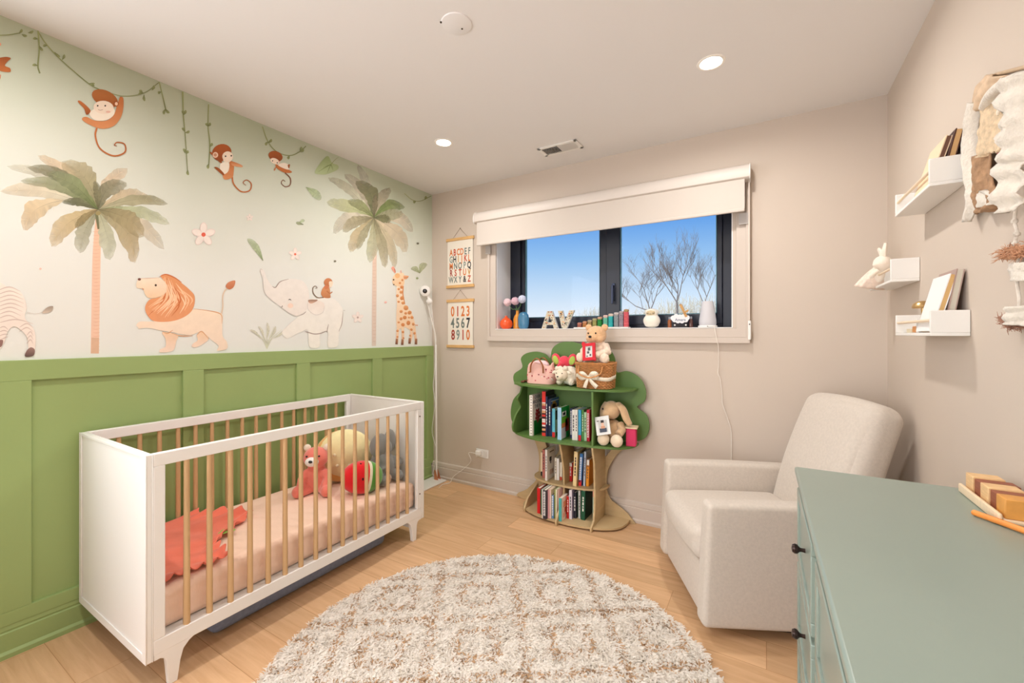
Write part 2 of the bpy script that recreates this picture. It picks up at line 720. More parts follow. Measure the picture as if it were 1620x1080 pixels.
# window: dark frame, two sashes, panes, lever handle
YF = 3.29
win = thing('window_1', None, None, (-1.09, YF, OPZ0))
win['kind'] = 'structure'
def fx(u, y=YF): return ony(u, 430, y).x
mx0, mx1 = fx(947), fx(983)
b = MB()
f0, f1 = OPX0 + 0.006, OPX1 - 0.006
b.box((f0, YF, OPZ0 + .006), (fx(823), YF + 0.09, OPZ1)).box((fx(1143), YF, OPZ0 + .006), (f1, YF + 0.09, OPZ1))
b.box((fx(823), YF, OPZ0 + .006), (fx(1143), YF + 0.09, OPZ0 + 0.07)).box((fx(823), YF, OPZ1 - 0.06), (fx(1143), YF + 0.09, OPZ1))
b.box((mx0 + 0.01, YF - .001, OPZ0 + .007), (fx(960), YF + 0.09, OPZ1))
part(b, 'window_frame', NAVY, win, bevel=0.004)
GL = bpy.data.materials.new('window_glass')
GL.use_nodes = True
nt = GL.node_tree
nt.nodes.remove(nt.nodes['Principled BSDF'])
tr = nt.nodes.new('ShaderNodeBsdfTransparent'); tr.inputs[0].default_value = (0.97, 0.985, 0.99, 1)
gs = nt.nodes.new('ShaderNodeBsdfGlossy'); gs.inputs['Roughness'].default_value = 0.02
fr = nt.nodes.new('ShaderNodeFresnel'); fr.inputs[0].default_value = 1.13
mxs = nt.nodes.new('ShaderNodeMixShader')
nt.links.new(fr.outputs[0], mxs.inputs[0]); nt.links.new(tr.outputs[0], mxs.inputs[1]); nt.links.new(gs.outputs[0], mxs.inputs[2])
nt.links.new(mxs.outputs[0], nt.nodes['Material Output'].inputs[0])
for (a, c, sl, sr) in ((fx(823), mx0 + 0.02, 0.035, 0.02), (fx(960), fx(1143), 0.11, 0.035)):
    y = YF - 0.018 if sl > 0.05 else YF + 0.02
    z0, z1 = OPZ0 + 0.035, OPZ1 - 0.03
    s = MB()
    gz0 = OPZ0 + 0.105
    s.box((a, y, z0), (a + sl, y + 0.05, z1)).box((c - sr, y, z0), (c, y + 0.05, z1))
    s.box((a + sl, y, z0), (c - sr, y + 0.05, gz0)).box((a + sl, y, z1 - 0.06), (c - sr, y + 0.05, z1))
    so = part(s, 'sash', NAVY, win, bevel=0.004)
    g = MB(); g.box((a + sl, y + 0.022, gz0), (c - sr, y + 0.026, z1 - 0.06)); part(g, 'pane', GL, so, smooth=0)
    k = MB()
    w = 0.006
    k.box((a + sl, y + 0.014, gz0), (a + sl + w, y + 0.034, z1 - 0.06)).box((c - sr - w, y + 0.014, gz0), (c - sr, y + 0.034, z1 - 0.06))
    k.box((a + sl, y + 0.014, gz0), (c - sr, y + 0.034, gz0 + w))
    part(k, 'glazing_seal', mat('glazing_seal_teal', (96, 140, 150), 0.4), so, smooth=0)
hx = fx(972)
h = MB()
h.box((hx - 0.012, YF - 0.030, 1.60), (hx + 0.012, YF - 0.018, 1.74))
h.tube([(hx, YF - 0.03, 1.715), (hx, YF - 0.055, 1.715)], 0.008)
h.box((hx - 0.008, YF - 0.062, 1.575), (hx + 0.008, YF - 0.050, 1.725))
part(h, 'handle', mat('brushed_steel_dark', (60, 66, 84), 0.3, 0.8), win, bevel=0.003)

# ceiling fittings ------------------------------------------------
def can(x, y, label):
    r = 0.047
    c = thing('recessed_light', label, 'ceiling light', (x, y, ZC), 'recessed ceiling lights')
    b = MB()
    b.lathe([(r, -0.001), (r + 0.012, -0.004), (r + 0.016, 0.0), (r + 0.014, 0.004), (r, 0.004)], (x, y, ZC), 40)
    b2 = MB(); b2.lathe([(r, 0), (r + 0.004, -0.004), (r + 0.015, -0.003), (r + 0.017, 0.0)], (x, y, ZC), 40)
    part(b2, 'trim_ring', mat('white_light_trim', (245, 240, 232), 0.4), c)
    l = MB(); l.lathe([(0, -0.002), (r, -0.002), (r, 0.0), (0, 0.0)], (x, y, ZC), 40)
    part(l, 'lens', mat('lit_lens', (255, 246, 232), 0.4, emit=((255, 246, 234), 14.0)), c)
    ld = bpy.data.lights.new('lamp', 'AREA')
    ld.shape = 'DISK'
    ld.size = 0.085
    ld.energy = CAN_POWER
    ld.color = (1.0, 0.965, 0.93)
    ld.spread = math.radians(170)
    lo = bpy.data.objects.new('lamp', ld)
    COL.objects.link(lo)
    lo.parent = c
    lo.location = (0, 0, -0.008)
    return c


can(-0.231, 2.27, 'round recessed ceiling light above the armchair, nearer the right wall')
can(-1.908, 2.27, 'round recessed ceiling light beyond the crib, nearer the jungle mural')
for (x, y) in ((-0.231, 0.2), (-1.908, 0.2)):
    can(x, y, 'round recessed ceiling light behind the camera, out of the picture')

sm = thing('ceiling_cover_plate', 'round white blank cover plate with two screws on the ceiling', 'cover plate', (-1.13, 1.43, ZC))
b = MB(); b.lathe([(0, -0.006), (0.058, -0.006), (0.064, -0.004), (0.066, 0), (0, 0)], (-1.13, 1.43, ZC), 40)
part(b, 'plate', CEIL, sm)
for (u, v) in ((697.5, 35.5), (731, 45.5)):
    p = onz(u, v, ZC - 0.006)
    b = MB(); b.lathe([(0, -0.002), (0.004, -0.0015), (0.0045, 0.002), (0, 0.002)], p, 12)
    part(b, 'screw', mat('dark_screw', (70, 60, 50), 0.4, 0.7), sm)

vt = thing('ceiling_vent', 'white rectangular ceiling air vent near the window wall', 'air vent', (-1.25, 2.755, ZC))
vx0, vx1, vy0, vy1 = -1.40, -1.105, 2.685, 2.83
b = MB()
fz0, fz1 = ZC - 0.008, ZC
b.box((vx0, vy0, fz0), (vx1, vy0 + 0.022, fz1)).box((vx0, vy1 - 0.022, fz0), (vx1, vy1, fz1))
b.box((vx0, vy0, fz0), (vx0 + 0.022, vy1, fz1)).box((vx1 - 0.022, vy0, fz0), (vx1, vy1, fz1))
b.box(((vx0 + vx1) / 2 - 0.004, vy0, fz0), ((vx0 + vx1) / 2 + 0.004, vy1, fz1))
part(b, 'vent_frame', WHITE, vt, bevel=0.002)
b = MB(); b.box((vx0 + 0.02, vy0 + 0.02, ZC - 0.002), (vx1 - 0.02, vy1 - 0.02, ZC - 0.0005))
part(b, 'vent_throat', mat('vent_dark', (28, 26, 26), 0.8), vt)
b = MB()
for i in range(26):
    x = vx0 + 0.026 + i * (vx1 - vx0 - 0.052) / 25
    ang = 52 if x < (vx0 + vx1) / 2 else -52
    b.box((x - 0.0062, vy0 + 0.02, ZC - 0.0065), (x + 0.0062, vy1 - 0.02, ZC - 0.0055), RY(ang))
part(b, 'louvres', WHITE, vt, smooth=0)

# outlet with charger -------------------------------------------------
ol = thing('wall_outlet', 'white wall outlet low on the wall left of the tree bookcase', 'outlet', (-2.139, YB, 0.294))
b = MB(); b.box((-2.205, YB - 0.006, 0.257), (-2.073, YB, 0.331)); part(b, 'cover_plate', WHITE, ol, bevel=0.003)
b = MB(); b.box((-2.128, YB - 0.008, 0.270), (-2.083, YB - 0.005, 0.318)); part(b, 'socket', mat('outlet_white', (226, 222, 216), 0.4), ol, bevel=0.002)
ch = thing('phone_charger', 'small white plug charger in the wall outlet with its cable', 'charger', (-2.17, YB - 0.02, 0.30))
b = MB(); b.rbox((-2.190, YB - 0.040, 0.279), (-2.140, YB - 0.008, 0.321), 0.006); part(b, 'plug', WHITE, ch)
pth = smooth_path([(-2.19, YB - .03, .295), (-2.26, YB - .04, .29), (-2.24, YB - .035, .22), (-2.33, YB - .036, .13), (-2.42, YB - .05, .06), (-2.44, 2.99, .008), (-2.465, 2.92, .006), (-2.445, 2.85, .006)], 8)
b = MB(); b.tube(pth, 0.0025, 6); part(b, 'cable', WHITE, ch)

# ================================================================== THE CRIB and what lies in it
CX0, CX1, CY0, CY1 = -2.687, -1.957, 0.648, 2.128
CZ0, CZ1 = 0.120, 0.893
WHT = mat('crib_white_lacquer', (240, 237, 232), 0.38, spec=0.45)
BEECH = mat('natural_beech', (206, 168, 122), 0.5, var=0.10, vscale=10, stretch=(6, 6, 0.6), spec=0.35)
crib = thing('crib', 'white crib with natural wood slats along the green panelled wall', 'crib', ((CX0 + CX1) / 2, (CY0 + CY1) / 2, 0))
tk = 0.024
for nm, y0, y1 in (('end_panel', CY0, CY0 + tk), ('end_panel', CY1 - tk, CY1)):
    b = MB()
    ins = 0.004
    b.box((CX0 + .0012, y0 + ins, CZ0 + .0012), (CX1 - .0012, y1 - ins, CZ1 - .0012))
    for (ya, yb) in ((y0, y0 + ins), (y1 - ins, y1)):
        b.box((CX0, ya, CZ0), (CX0 + 0.030, yb, CZ1)).box((CX1 - 0.030, ya, CZ0), (CX1, yb, CZ1))
        b.box((CX0 + 0.03, ya, CZ0), (CX1 - 0.03, yb, CZ0 + 0.034)).box((CX0 + .03, ya, CZ1 - 0.012), (CX1 - .03, yb, CZ1))
    part(b, nm, WHT, crib, bevel=0.0025, smooth=30)
RT0, RT1 = 0.845, CZ1            # top rail
RB0, RB1 = 0.140, 0.196          # bottom rail
PW = 0.055
slat_mesh = None
def slat_mb(x, y):
    b = MB()
    z0, z1 = RB1 - 0.01, RT0 + 0.01
    n = 8
    pts = [(x, y, z0 + (z1 - z0) * i / n) for i in range(n + 1)]
    rad = [0.0095 + 0.0025 * (1 - i / n) for i in range(n + 1)]
    b.tube(pts, rad, 12)
    return b
for (side, xa, xb) in (('front', CX1 - 0.026, CX1), ('back', CX0, CX0 + 0.026)):
    y0, y1 = CY0 + tk, CY1 - tk
    b = MB(); b.box((xa, y0, RT0), (xb, y1, RT1)); part(b, 'top_rail', WHT, crib, bevel=0.003)
    b = MB(); b.box((xa, y0, RB0), (xb, y1, RB1)); part(b, 'bottom_rail', WHT, crib, bevel=0.003)
    for (ya, yb) in ((y0, y0 + PW - tk + 0.006), (y1 - PW + tk - 0.006, y1)):
        b = MB(); b.box((xa, ya, RB1), (xb, yb, RT0)); part(b, 'post', WHT, crib, bevel=0.003)
    xm = (xa + xb) / 2
    for i in range(16):
        y = 0.783 + i * 0.0802
        if slat_mesh is None:
            so = part(slat_mb(xm, y), 'slat', BEECH, crib, origin=(xm, y, 0))
            slat_mesh = so
        else:
            so = slat_mesh.copy()
            COL.objects.link(so)
            so.parent = crib
            so.location = Vector((xm, y, 0)) - crib.location
# base board and end rails under the mattress
b = MB(); b.box((CX0 + 0.026, CY0 + tk, 0.178), (CX1 - 0.026, CY1 - tk, 0.192)); part(b, 'mattress_board', WHT, crib)
# legs: tapered, with a curved shoulder
def leg(y, sgn, xa, xb):
    b = MB()
    out = [(-0.062, 0.146), (0.085, 0.146), (0.085, 0.135)]
    out = [(-0.0385, 0.150), (-0.0385, 0.1205), (-0.02, 0.1205), (-0.006, 0.112), (0.0, 0.096), (0.008, 0.0), (0.036, 0.0), (0.046, 0.075), (0.056, 0.112), (0.075, 0.132), (0.11, 0.150)]
    poly = [(sgn * p, z) for p, z in out]
    b.prism(poly, (xa + .001, y, 0), (0, 1, 0), (0, 0, 1), (1, 0, 0), xb - xa - .002)
    part(b, 'leg', WHT, crib, bevel=0.002, smooth=30)
for xa, xb in ((CX1 - 0.026, CX1), (CX0, CX0 + 0.026)):
    leg(CY0 + 0.064, 1, xa, xb)
    leg(CY1 - 0.064, -1, xa, xb)
b = MB(); b.box((CX0 + .03, CY1 - 0.090, 0.075), (CX1 - .03, CY1 - 0.070, 0.135)); part(b, 'cross_rail', WHT, crib, bevel=0.002)
for z in (0.80, 0.29):
    for yy in (CY1 - tk - 0.016,):
        b = MB(); b.tube([(CX1 - 0.002, yy, z), (CX1 + 0.0015, yy, z)], 0.005, 12)
        part(b, 'bolt', mat('bolt_bronze', (92, 74, 58), 0.35, 0.9), crib)

SHEET = mat('peach_muslin', (247, 213, 190), 0.85, var=0.02, vscale=30, bump=0.25, bscale=60, stretch=(1, 4, 1), sheen=0.2)
mt = thing('crib_mattress', 'crib mattress in a peach fitted muslin sheet', 'mattress', ((CX0 + CX1) / 2, (CY0 + CY1) / 2, 0.192))
b = MB(); b.rbox((CX0 + 0.042, CY0 + tk + 0.006, 0.1925), (CX1 - 0.046, CY1 - tk - 0.006, 0.355), 0.03, 4, 0.008, 14)
# gentle wrinkles down the sides of the fitted sheet
for i, (x, y, z) in enumerate(b.v):
    if z < 0.325 and x > CX1 - 0.06:
        w = 0.0035 * math.sin(y * 95 + math.sin(z * 60) * 1.5) * noise.noise((y * 9, z * 14, 2)) + 0.002 * math.sin(z * 130 + y * 12)
        b.v[i] = (x + w, y, z)
part(b, 'fitted_sheet', SHEET, mt, smooth=60, sub=1)
MZ = 0.362

# coral blanket with a ruffled edge
def ruffle_blanket():
    th = thing('baby_blanket', 'coral pink ruffled blanket spread over the near end of the crib mattress', 'blanket', (-2.3, 0.95, MZ))
    b = MB()
    nx, ny = 40, 36
    x0, x1, y0, y1 = -2.655, -2.005, 0.69, 1.10
    vs = []
    def edge(x, y):      # front limit of the cloth varies, crumpled
        return 0
    for i in range(nx + 1):
        for j in range(ny + 1):
            s, t = i / nx, j / ny
            x = x0 + (x1 - x0) * s
            yl = y1 + 0.05 * math.sin(s * 5.5) - 0.10 * s + 0.16 * max(0, 1 - abs(s - .42) / .30)
            y = y0 + (yl - y0) * t
            e = max(0.0, (t - 0.80) / 0.20)
            e2 = max(0.0, (s - 0.90) / 0.10)
            z = MZ + 0.006 + 0.010 * (noise.noise((x * 9, y * 9, 1.3)) + .5)
            z += e * 0.020 * (1 + math.sin(s * 62 + 2 * math.sin(s * 9))) + e2 * 0.014 * (1 + math.sin(t * 34))
            y += e * 0.012 * math.sin(s * 62 + 1.4)
            x += e2 * 0.010 * math.sin(t * 34 + 1.2)
            vs.append((x, y, z))
    fs = []
    for i in range(nx):
        for j in range(ny):
            a = i * (ny + 1) + j
            fs.append((a, a + ny + 1, a + ny + 2, a + 1))
    b.add(vs, fs)
    o = part(b, 'cloth', mat('coral_muslin', (236, 118, 92), 0.9, var=0.05, vscale=12, bump=0.3, bscale=70, sheen=0.3), th, smooth=180)
    so = o.modifiers.new('thickness', 'SOLIDIFY'); so.thickness = 0.004
    ss = o.modifiers.new('subdivision', 'SUBSURF'); ss.render_levels = 1; ss.levels = 1
    b = MB()
    for (dy, dx, r) in ((0, 0, .020), (.024, .012, .018), (.012, -.016, .016)):
        b.ball((-2.245 + dx, 1.045 + dy, MZ + 0.024), (r, r * 1.2, 0.004), 12)
    part(b, 'leaf_applique', mat('leaf_green_felt', (150, 186, 84), 0.9), th)
    return th
ruffle_blanket()

PLUSH = dict(rough=0.95, spec=0.15)
def plush(name, rgb, bump=0.35, bscale=220):
    return mat(name, rgb, 0.95, bump=bump, bscale=bscale, sheen=0.5, spec=0.1, var=0.05, vscale=25)

# pink bear sitting against the back slats, far end
PK = plush('pink_plush', (234, 128, 112))
t = thing('stuffed_bear', 'pink stuffed bear with a white muzzle sitting in the far half of the crib', 'stuffed toy', (-2.395, 1.645, MZ))
bx, by = -2.395, 1.645
b = MB()
b.ball((bx, by, MZ + 0.085), (0.062, 0.066, 0.090), 20)
b.ball((bx, by - .005, MZ + 0.150), (0.05, 0.052, 0.05), 16)
b.ball((bx + 0.006, by - 0.005, MZ + 0.215), (0.068, 0.074, 0.066), 20)
for s in (-1, 1):
    b.tube([(bx + .02, by + s * .045, MZ + .135), (bx + .045, by + s * .075, MZ + .095), (bx + .068, by + s * .07, MZ + .062)], [.026, .025, .028], 12)
    b.ball((bx + .07, by + s * .068, MZ + .055), .028, 12)
    b.tube([(bx + .02, by + s * .04, MZ + .032), (bx + .085, by + s * .075, MZ + .030)], [.036, .031], 12)
    b.ball((bx + .10, by + s * .082, MZ + .036), (.032, .032, .036), 14)
part(b, 'body', PK, t, remesh=0.006, smooth=180)
for s in (-1, 1):
    b = MB(); b.ball((bx, by + s * .058, MZ + .275), (.012, .022, .022), 14); part(b, 'ear', mat('cream_plush', (240, 226, 206), .95, sheen=.4), t)
b = MB(); b.ball((bx + .068, by - .01, MZ + .205), (.026, .040, .029), 16); part(b, 'muzzle', mat('white_plush', (244, 240, 234), .95, sheen=.4), t)
b = MB(); b.ball((bx + .094, by - .01, MZ + .212), (.008, .012, .009), 12); part(b, 'nose', mat('black_plastic', (24, 22, 22), .25), t)
for s in (-1, 1):
    b = MB(); b.ball((bx + .066, by - .005 + s * .036, MZ + .238), .006, 10); part(b, 'eye', mat('black_plastic', (24, 22, 22), .25), t)

t.rotation_euler.z = math.radians(-52)

# big pale yellow fruit cushion
def fruit():
    t = thing('fruit_cushion', 'large pale yellow round plush cushion behind the watermelon toy in the crib', 'cushion', (-2.42, 1.86, MZ))
    rot = RZ(-35) @ RX(4)
    c = Vector((-2.415, 1.850, MZ + 0.172))
    b = MB()
    n = 40
    for (nm, col, keep) in (('rind', (238, 186, 104), 0), ('face', (240, 226, 172), 1)):
        b = MB()
        if not keep:
            b.ball(c, (0.090, 0.180, 0.172), 36, rot)
        else:
            b.ball(c + rot @ Vector((0.018, 0.012, 0.012)), (0.082, 0.172, 0.163), 36, rot)
        part(b, nm, plush(nm + '_yellow_plush', col), t, smooth=180)
    for k in range(5):
        b = MB()
        a = math.radians(72 * k + 10)
        o = Vector((0.0, 0.060 * math.cos(a), 0.010 + 0.060 * math.sin(a)))
        o.x = 0.018 + 0.082 * math.sqrt(max(0, 1 - (o.y / .172) ** 2 - (o.z / .163) ** 2)) - 0.002
        b.ball(c + rot @ o, (0.005, 0.010, 0.010), 10, rot)
        part(b, 'seed', mat('seed_cream', (246, 238, 200), .9), t)
fruit()

# watermelon slice toy
t = thing('watermelon_toy', 'red and green watermelon slice plush toy on the crib mattress', 'stuffed toy', (-2.12, 1.76, MZ))
c = Vector((-2.14, 1.775, MZ + 0.097))
rot = RZ(-22) @ RX(-8)
def half(bm, r, y0, y1, flat_x):
    pass
def melon(name, rgb, ya, yb, grow):
    """slab of a plump wedge: local y runs from the red tip to the green rind"""
    b = MB()
    vs, fs = [], []
    N, K = 28, 14
    for i in range(K + 1):
        y = ya + (yb - ya) * i / K
        q = max(0.0, 1 - (y / 0.128) ** 2)
        rz = 0.098 * math.sqrt(q) * grow
        rx = 0.075 * math.sqrt(q) * grow
        for j in range(N):
            a = 2 * math.pi * j / N
            p = Vector((math.copysign(abs(math.cos(a)) ** .8, math.cos(a)) * rx, y, math.copysign(abs(math.sin(a)) ** .9, math.sin(a)) * rz - .0))
            vs.append(c + rot @ p)
    for i in range(K):
        for j in range(N):
            fs.append((i * N + j, i * N + (j + 1) % N, (i + 1) * N + (j + 1) % N, (i + 1) * N + j))
    fs.append(tuple(range(N))[::-1]); fs.append(tuple(range(K * N, K * N + N)))
    b.add(vs, fs)
    part(b, name, plush(name + '_plush', rgb), t, smooth=50)
melon('red_flesh', (226, 34, 40), -0.128, 0.022, 1.0)
melon('white_band', (240, 232, 206), 0.020, 0.040, 1.012)
melon('green_rind', (92, 160, 60), 0.038, 0.128, 1.02)
for (y, a) in ((-.07, 20), (-.03, 65), (-.02, 5), (-.06, -30), (-.005, 35), (-.045, 100)):
    q = math.sqrt(1 - (y / .128) ** 2)
    p = Vector((math.cos(math.radians(a)) * .075 * q, y, math.sin(math.radians(a)) * .098 * q))
    b = MB()
    b.ball(c + rot @ p, (.006, .005, .009), 8)
    part(b, 'seed', mat('seed_black', (40, 22, 20), .8), t)

# grey elephant toy in the far corner
GP = plush('grey_plush', (138, 138, 134))
t = thing('stuffed_elephant', 'grey stuffed elephant in the far corner of the crib', 'stuffed toy', (-2.20, 1.98, MZ))
ex, ey = -2.200, 1.992
b = MB()
b.ball((ex, ey, MZ + .10), (.085, .080, .105), 20)
b.ball((ex + .01, ey - .02, MZ + .225), (.070, .070, .075), 20)
b.tube([(ex + .045, ey - .05, MZ + .225), (ex + .075, ey - .07, MZ + .185), (ex + .085, ey - .06, MZ + .135), (ex + .10, ey - .045, MZ + .115)], [.03, .025, .021, .019], 12)
for s in (-1, 1):
    b.ball((ex + .075, ey - .01 + s * .062, MZ + .04), (.055, .036, .04), 14)
    b.tube([(ex + .04, ey + s * .06, MZ + .15), (ex + .09, ey + s * .075, MZ + .10)], [.028, .026], 10)
part(b, 'body', GP, t, remesh=0.007, smooth=180)
for s in (-1, 1):
    b = MB(); b.ball((ex + .02 - s * .02 + .02, ey - .018 + s * .064, MZ + .262), (.030, .060, .078), 18, RZ(s * 28 - 10) @ RX(s * 12)); part(b, 'ear', GP, t)
b = MB(); b.ball((ex + .103, ey - .045, MZ + .045), (.012, .026, .03), 12); part(b, 'foot_pad', plush('tan_plush', (196, 160, 130)), t)
b = MB(); b.ball((ex + .035, ey - .082, MZ + .25), .006, 8); part(b, 'eye', mat('black_plastic', (24, 22, 22), .25), t)

# storage bin under the crib
t = thing('storage_box', 'low blue grey fabric storage box lying on the floor under the crib', 'storage box', (-2.24, 1.34, 0))
b = MB(); b.rbox((-2.62, 0.925, 0.002), (-2.085, 1.925, 0.108), 0.040, 4, 0, 4); part(b, 'fabric_box', mat('slate_felt', (132, 142, 166), 0.95, var=.1, vscale=60, bump=.3, bscale=200), t, smooth=60)
b = MB(); b.rbox((-2.60, 0.945, 0.1085), (-2.105, 1.905, 0.116), 0.006, 3); part(b, 'lid', mat('slate_lid', (150, 130, 136), .9, bump=.3, bscale=200), t, smooth=60)

# ================================================================== THE TREE BOOKCASE
PLY = mat('birch_plywood', (196, 170, 128), 0.55, var=0.10, vscale=5, stretch=(1, 1, 5), spec=0.3)
LEAFG = mat('painted_leaf_green', (92, 124, 62), 0.5, spec=0.4)
LEAFE = mat('leaf_green_edge', (134, 168, 92), 0.5)
YBK = 3.014                    # front face of the back board
Z1, Z2, Z3, Z0 = 0.962, 0.578, 0.248, 0.022     # tops of the four levels
bc = thing('tree_bookcase', 'tree shaped bookcase with green leaf crown and plywood trunk below the window', 'bookcase', (-1.26, 2.9, 0))
def bk(u, v, y=YBK):
    p = ony(u, v, y)
    return (p.x, p.z)
crown = [bk(u, v) for (u, v) in ((815, 672), (808, 655), (812, 632), (826, 615), (814, 606), (813, 592), (826, 581), (824, 567), (832, 559), (848, 556), (862, 560), (870, 566),
                                (874, 551), (886, 542), (904, 540.5), (924, 545), (946, 544), (962, 551), (972, 566), (975, 588), (992, 587), (1011, 597), (1021, 615), (1020, 634), (1008, 644),
                                (1022, 656), (1027, 672), (1024, 688), (1012, 697), (990, 697), (960, 697), (900, 694), (850, 690))]
# lobes: sharpen the notches, round the bulges
cr = []
notch = {3, 7, 11, 19, 24}
for i, p in enumerate(crown):
    cr.append(p)
sm = smooth_path(crown, 6, True)
b = MB(); b.prism(sm, (0, YBK, 0), (1, 0, 0), (0, 0, 1), (0, 1, 0), 0.015)
part(b, 'crown_board', LEAFG, bc, bevel=0.002, smooth=30)
# trunk board with open branch gaps
trunk = [bk(u, v) for (u, v) in ((840, 694), (852, 712), (862, 740), (862, 775), (850, 795), (838, 800), (830, 812))]
trunk_out = [(-1.665, 0.60), (-1.60, 0.50), (-1.56, 0.40), (-1.555, 0.28), (-1.585, 0.17), (-1.66, 0.09), (-1.70, 0.0)] + \
            [(-0.80, 0.0)] + [bk(u, v) for (u, v) in ((996, 822), (990, 810), (972, 797), (963, 784), (959, 764), (962, 742), (974, 722), (994, 706), (1003, 697))]
trunk_out = [trunk_out[0]] + trunk_out[1:]
hole1 = [bk(u, v) for (u, v) in ((860, 690), (872, 712), (880, 722), (892, 722), (904, 712), (908, 690))]
left_br = [(-1.665, .60), (-1.60, .50), (-1.56, .40), (-1.555, .28), (-1.585, .17), (-1.66, .09), (-1.71, .0), (-.79, .0)]
right_edge = [bk(u, v) for (u, v) in ((992, 812), (978, 800), (966, 790), (960, 776), (959, 760), (963, 740), (975, 720), (994, 705), (1004, 696))]
notch_r = [bk(u, v) for (u, v) in ((980, 696), (966, 712), (957, 722), (948, 722), (944, 712), (943, 696))]
notch_m = [bk(u, v) for (u, v) in ((925, 696), (921, 712), (914, 722), (906, 716), (902, 696))]
notch_l = [bk(u, v) for (u, v) in ((884, 694), (884, 712), (876, 722), (868, 714), (860, 692))]
poly = left_br + [(x, z) for x, z in right_edge] + notch_r + notch_m + notch_l
outline = smooth_path(left_br, 4)[:-1] + [left_br[-1]] + smooth_path(right_edge, 4) + smooth_path(notch_r, 4) + smooth_path(notch_m, 4) + smooth_path(notch_l, 4)
b = MB(); b.prism([(x, max(z, .001)) for x, z in outline],
                  (0, YBK + 0.0005, 0), (1, 0, 0), (0, 0, 1), (0, 1, 0), 0.014)
part(b, 'trunk_board', PLY, bc, bevel=0.002, smooth=30)

def shelf_board(name, cx, rx, depth, ztop, m, th=0.014, wavy=0.0, x0=None, x1=None):
    out = []
    n = 60
    for i in range(n + 1):
        a = math.pi * i / n
        x = cx - math.cos(a) * rx
        w = 1 + wavy * math.cos(5 * a)
        y = YBK - (abs(math.sin(a)) ** 0.62) * depth * w
        out.append((x, y))
    b = MB(); b.prism(out, (0, 0, ztop - th), (1, 0, 0), (0, 1, 0), (0, 0, 1), th)
    return part(b, name, m, bc, bevel=0.002, smooth=30)

shelf_board('top_shelf', -1.252, 0.478, 0.268, Z1, LEAFG, wavy=.03)
shelf_board('middle_shelf', -1.245, 0.478, 0.272, Z2, LEAFG, wavy=.03)
shelf_board('lower_shelf', -1.268, 0.292, 0.192, Z3, PLY)
shelf_board('base_shelf', -1.235, 0.405, 0.285, Z0 + 0.004, PLY)
def fin(name, x, prof, m, th=0.014):
    b = MB(); b.prism(prof, (x - th / 2, 0, 0), (0, 1, 0), (0, 0, 1), (1, 0, 0), th)
    return part(b, name, m, bc, bevel=0.002, smooth=30)
bkp = YBK - 0.0005
# right divider, full height
fin('divider', -1.018, [(bkp, 0.0), (2.735, 0.0), (2.735, 0.030), (2.79, 0.06), (2.805, 0.12), (2.81, Z3), (2.80, 0.45), (2.765, Z2 - .03), (2.765, Z2 - .015), (bkp, Z2 - .015)], PLY)
fin('divider', -1.018, [(bkp, Z2 + .001), (2.765, Z2 + .001), (2.775, 0.70), (2.765, 0.86), (2.765, Z1 - .016), (bkp, Z1 - .016)], LEAFG)
fin('divider', -1.262, [(bkp, 0.0), (2.705, 0.0), (2.70, 0.03), (2.745, 0.085), (2.80, 0.125), (2.835, 0.18), (2.842, Z3), (2.835, 0.36), (2.80, 0.48), (2.765, Z2 - .016), (bkp, Z2 - .016)], PLY)
fin('divider', -1.565, [(bkp, 0.0), (2.80, 0.0), (2.795, 0.03), (2.84, 0.09), (2.93, 0.13), (bkp, 0.16)], PLY)
wave = smooth_path([(2.95, Z1 - .016), (2.90, .87), (2.86, .84), (2.90, .79), (2.90, .76), (2.84, .72), (2.79, .65), (2.80, .60), (2.83, Z2 + .001)], 5)
fin('side_panel', -1.665, [(bkp, Z2 + .001), (bkp, Z1 - .016)] + wave, LEAFG)

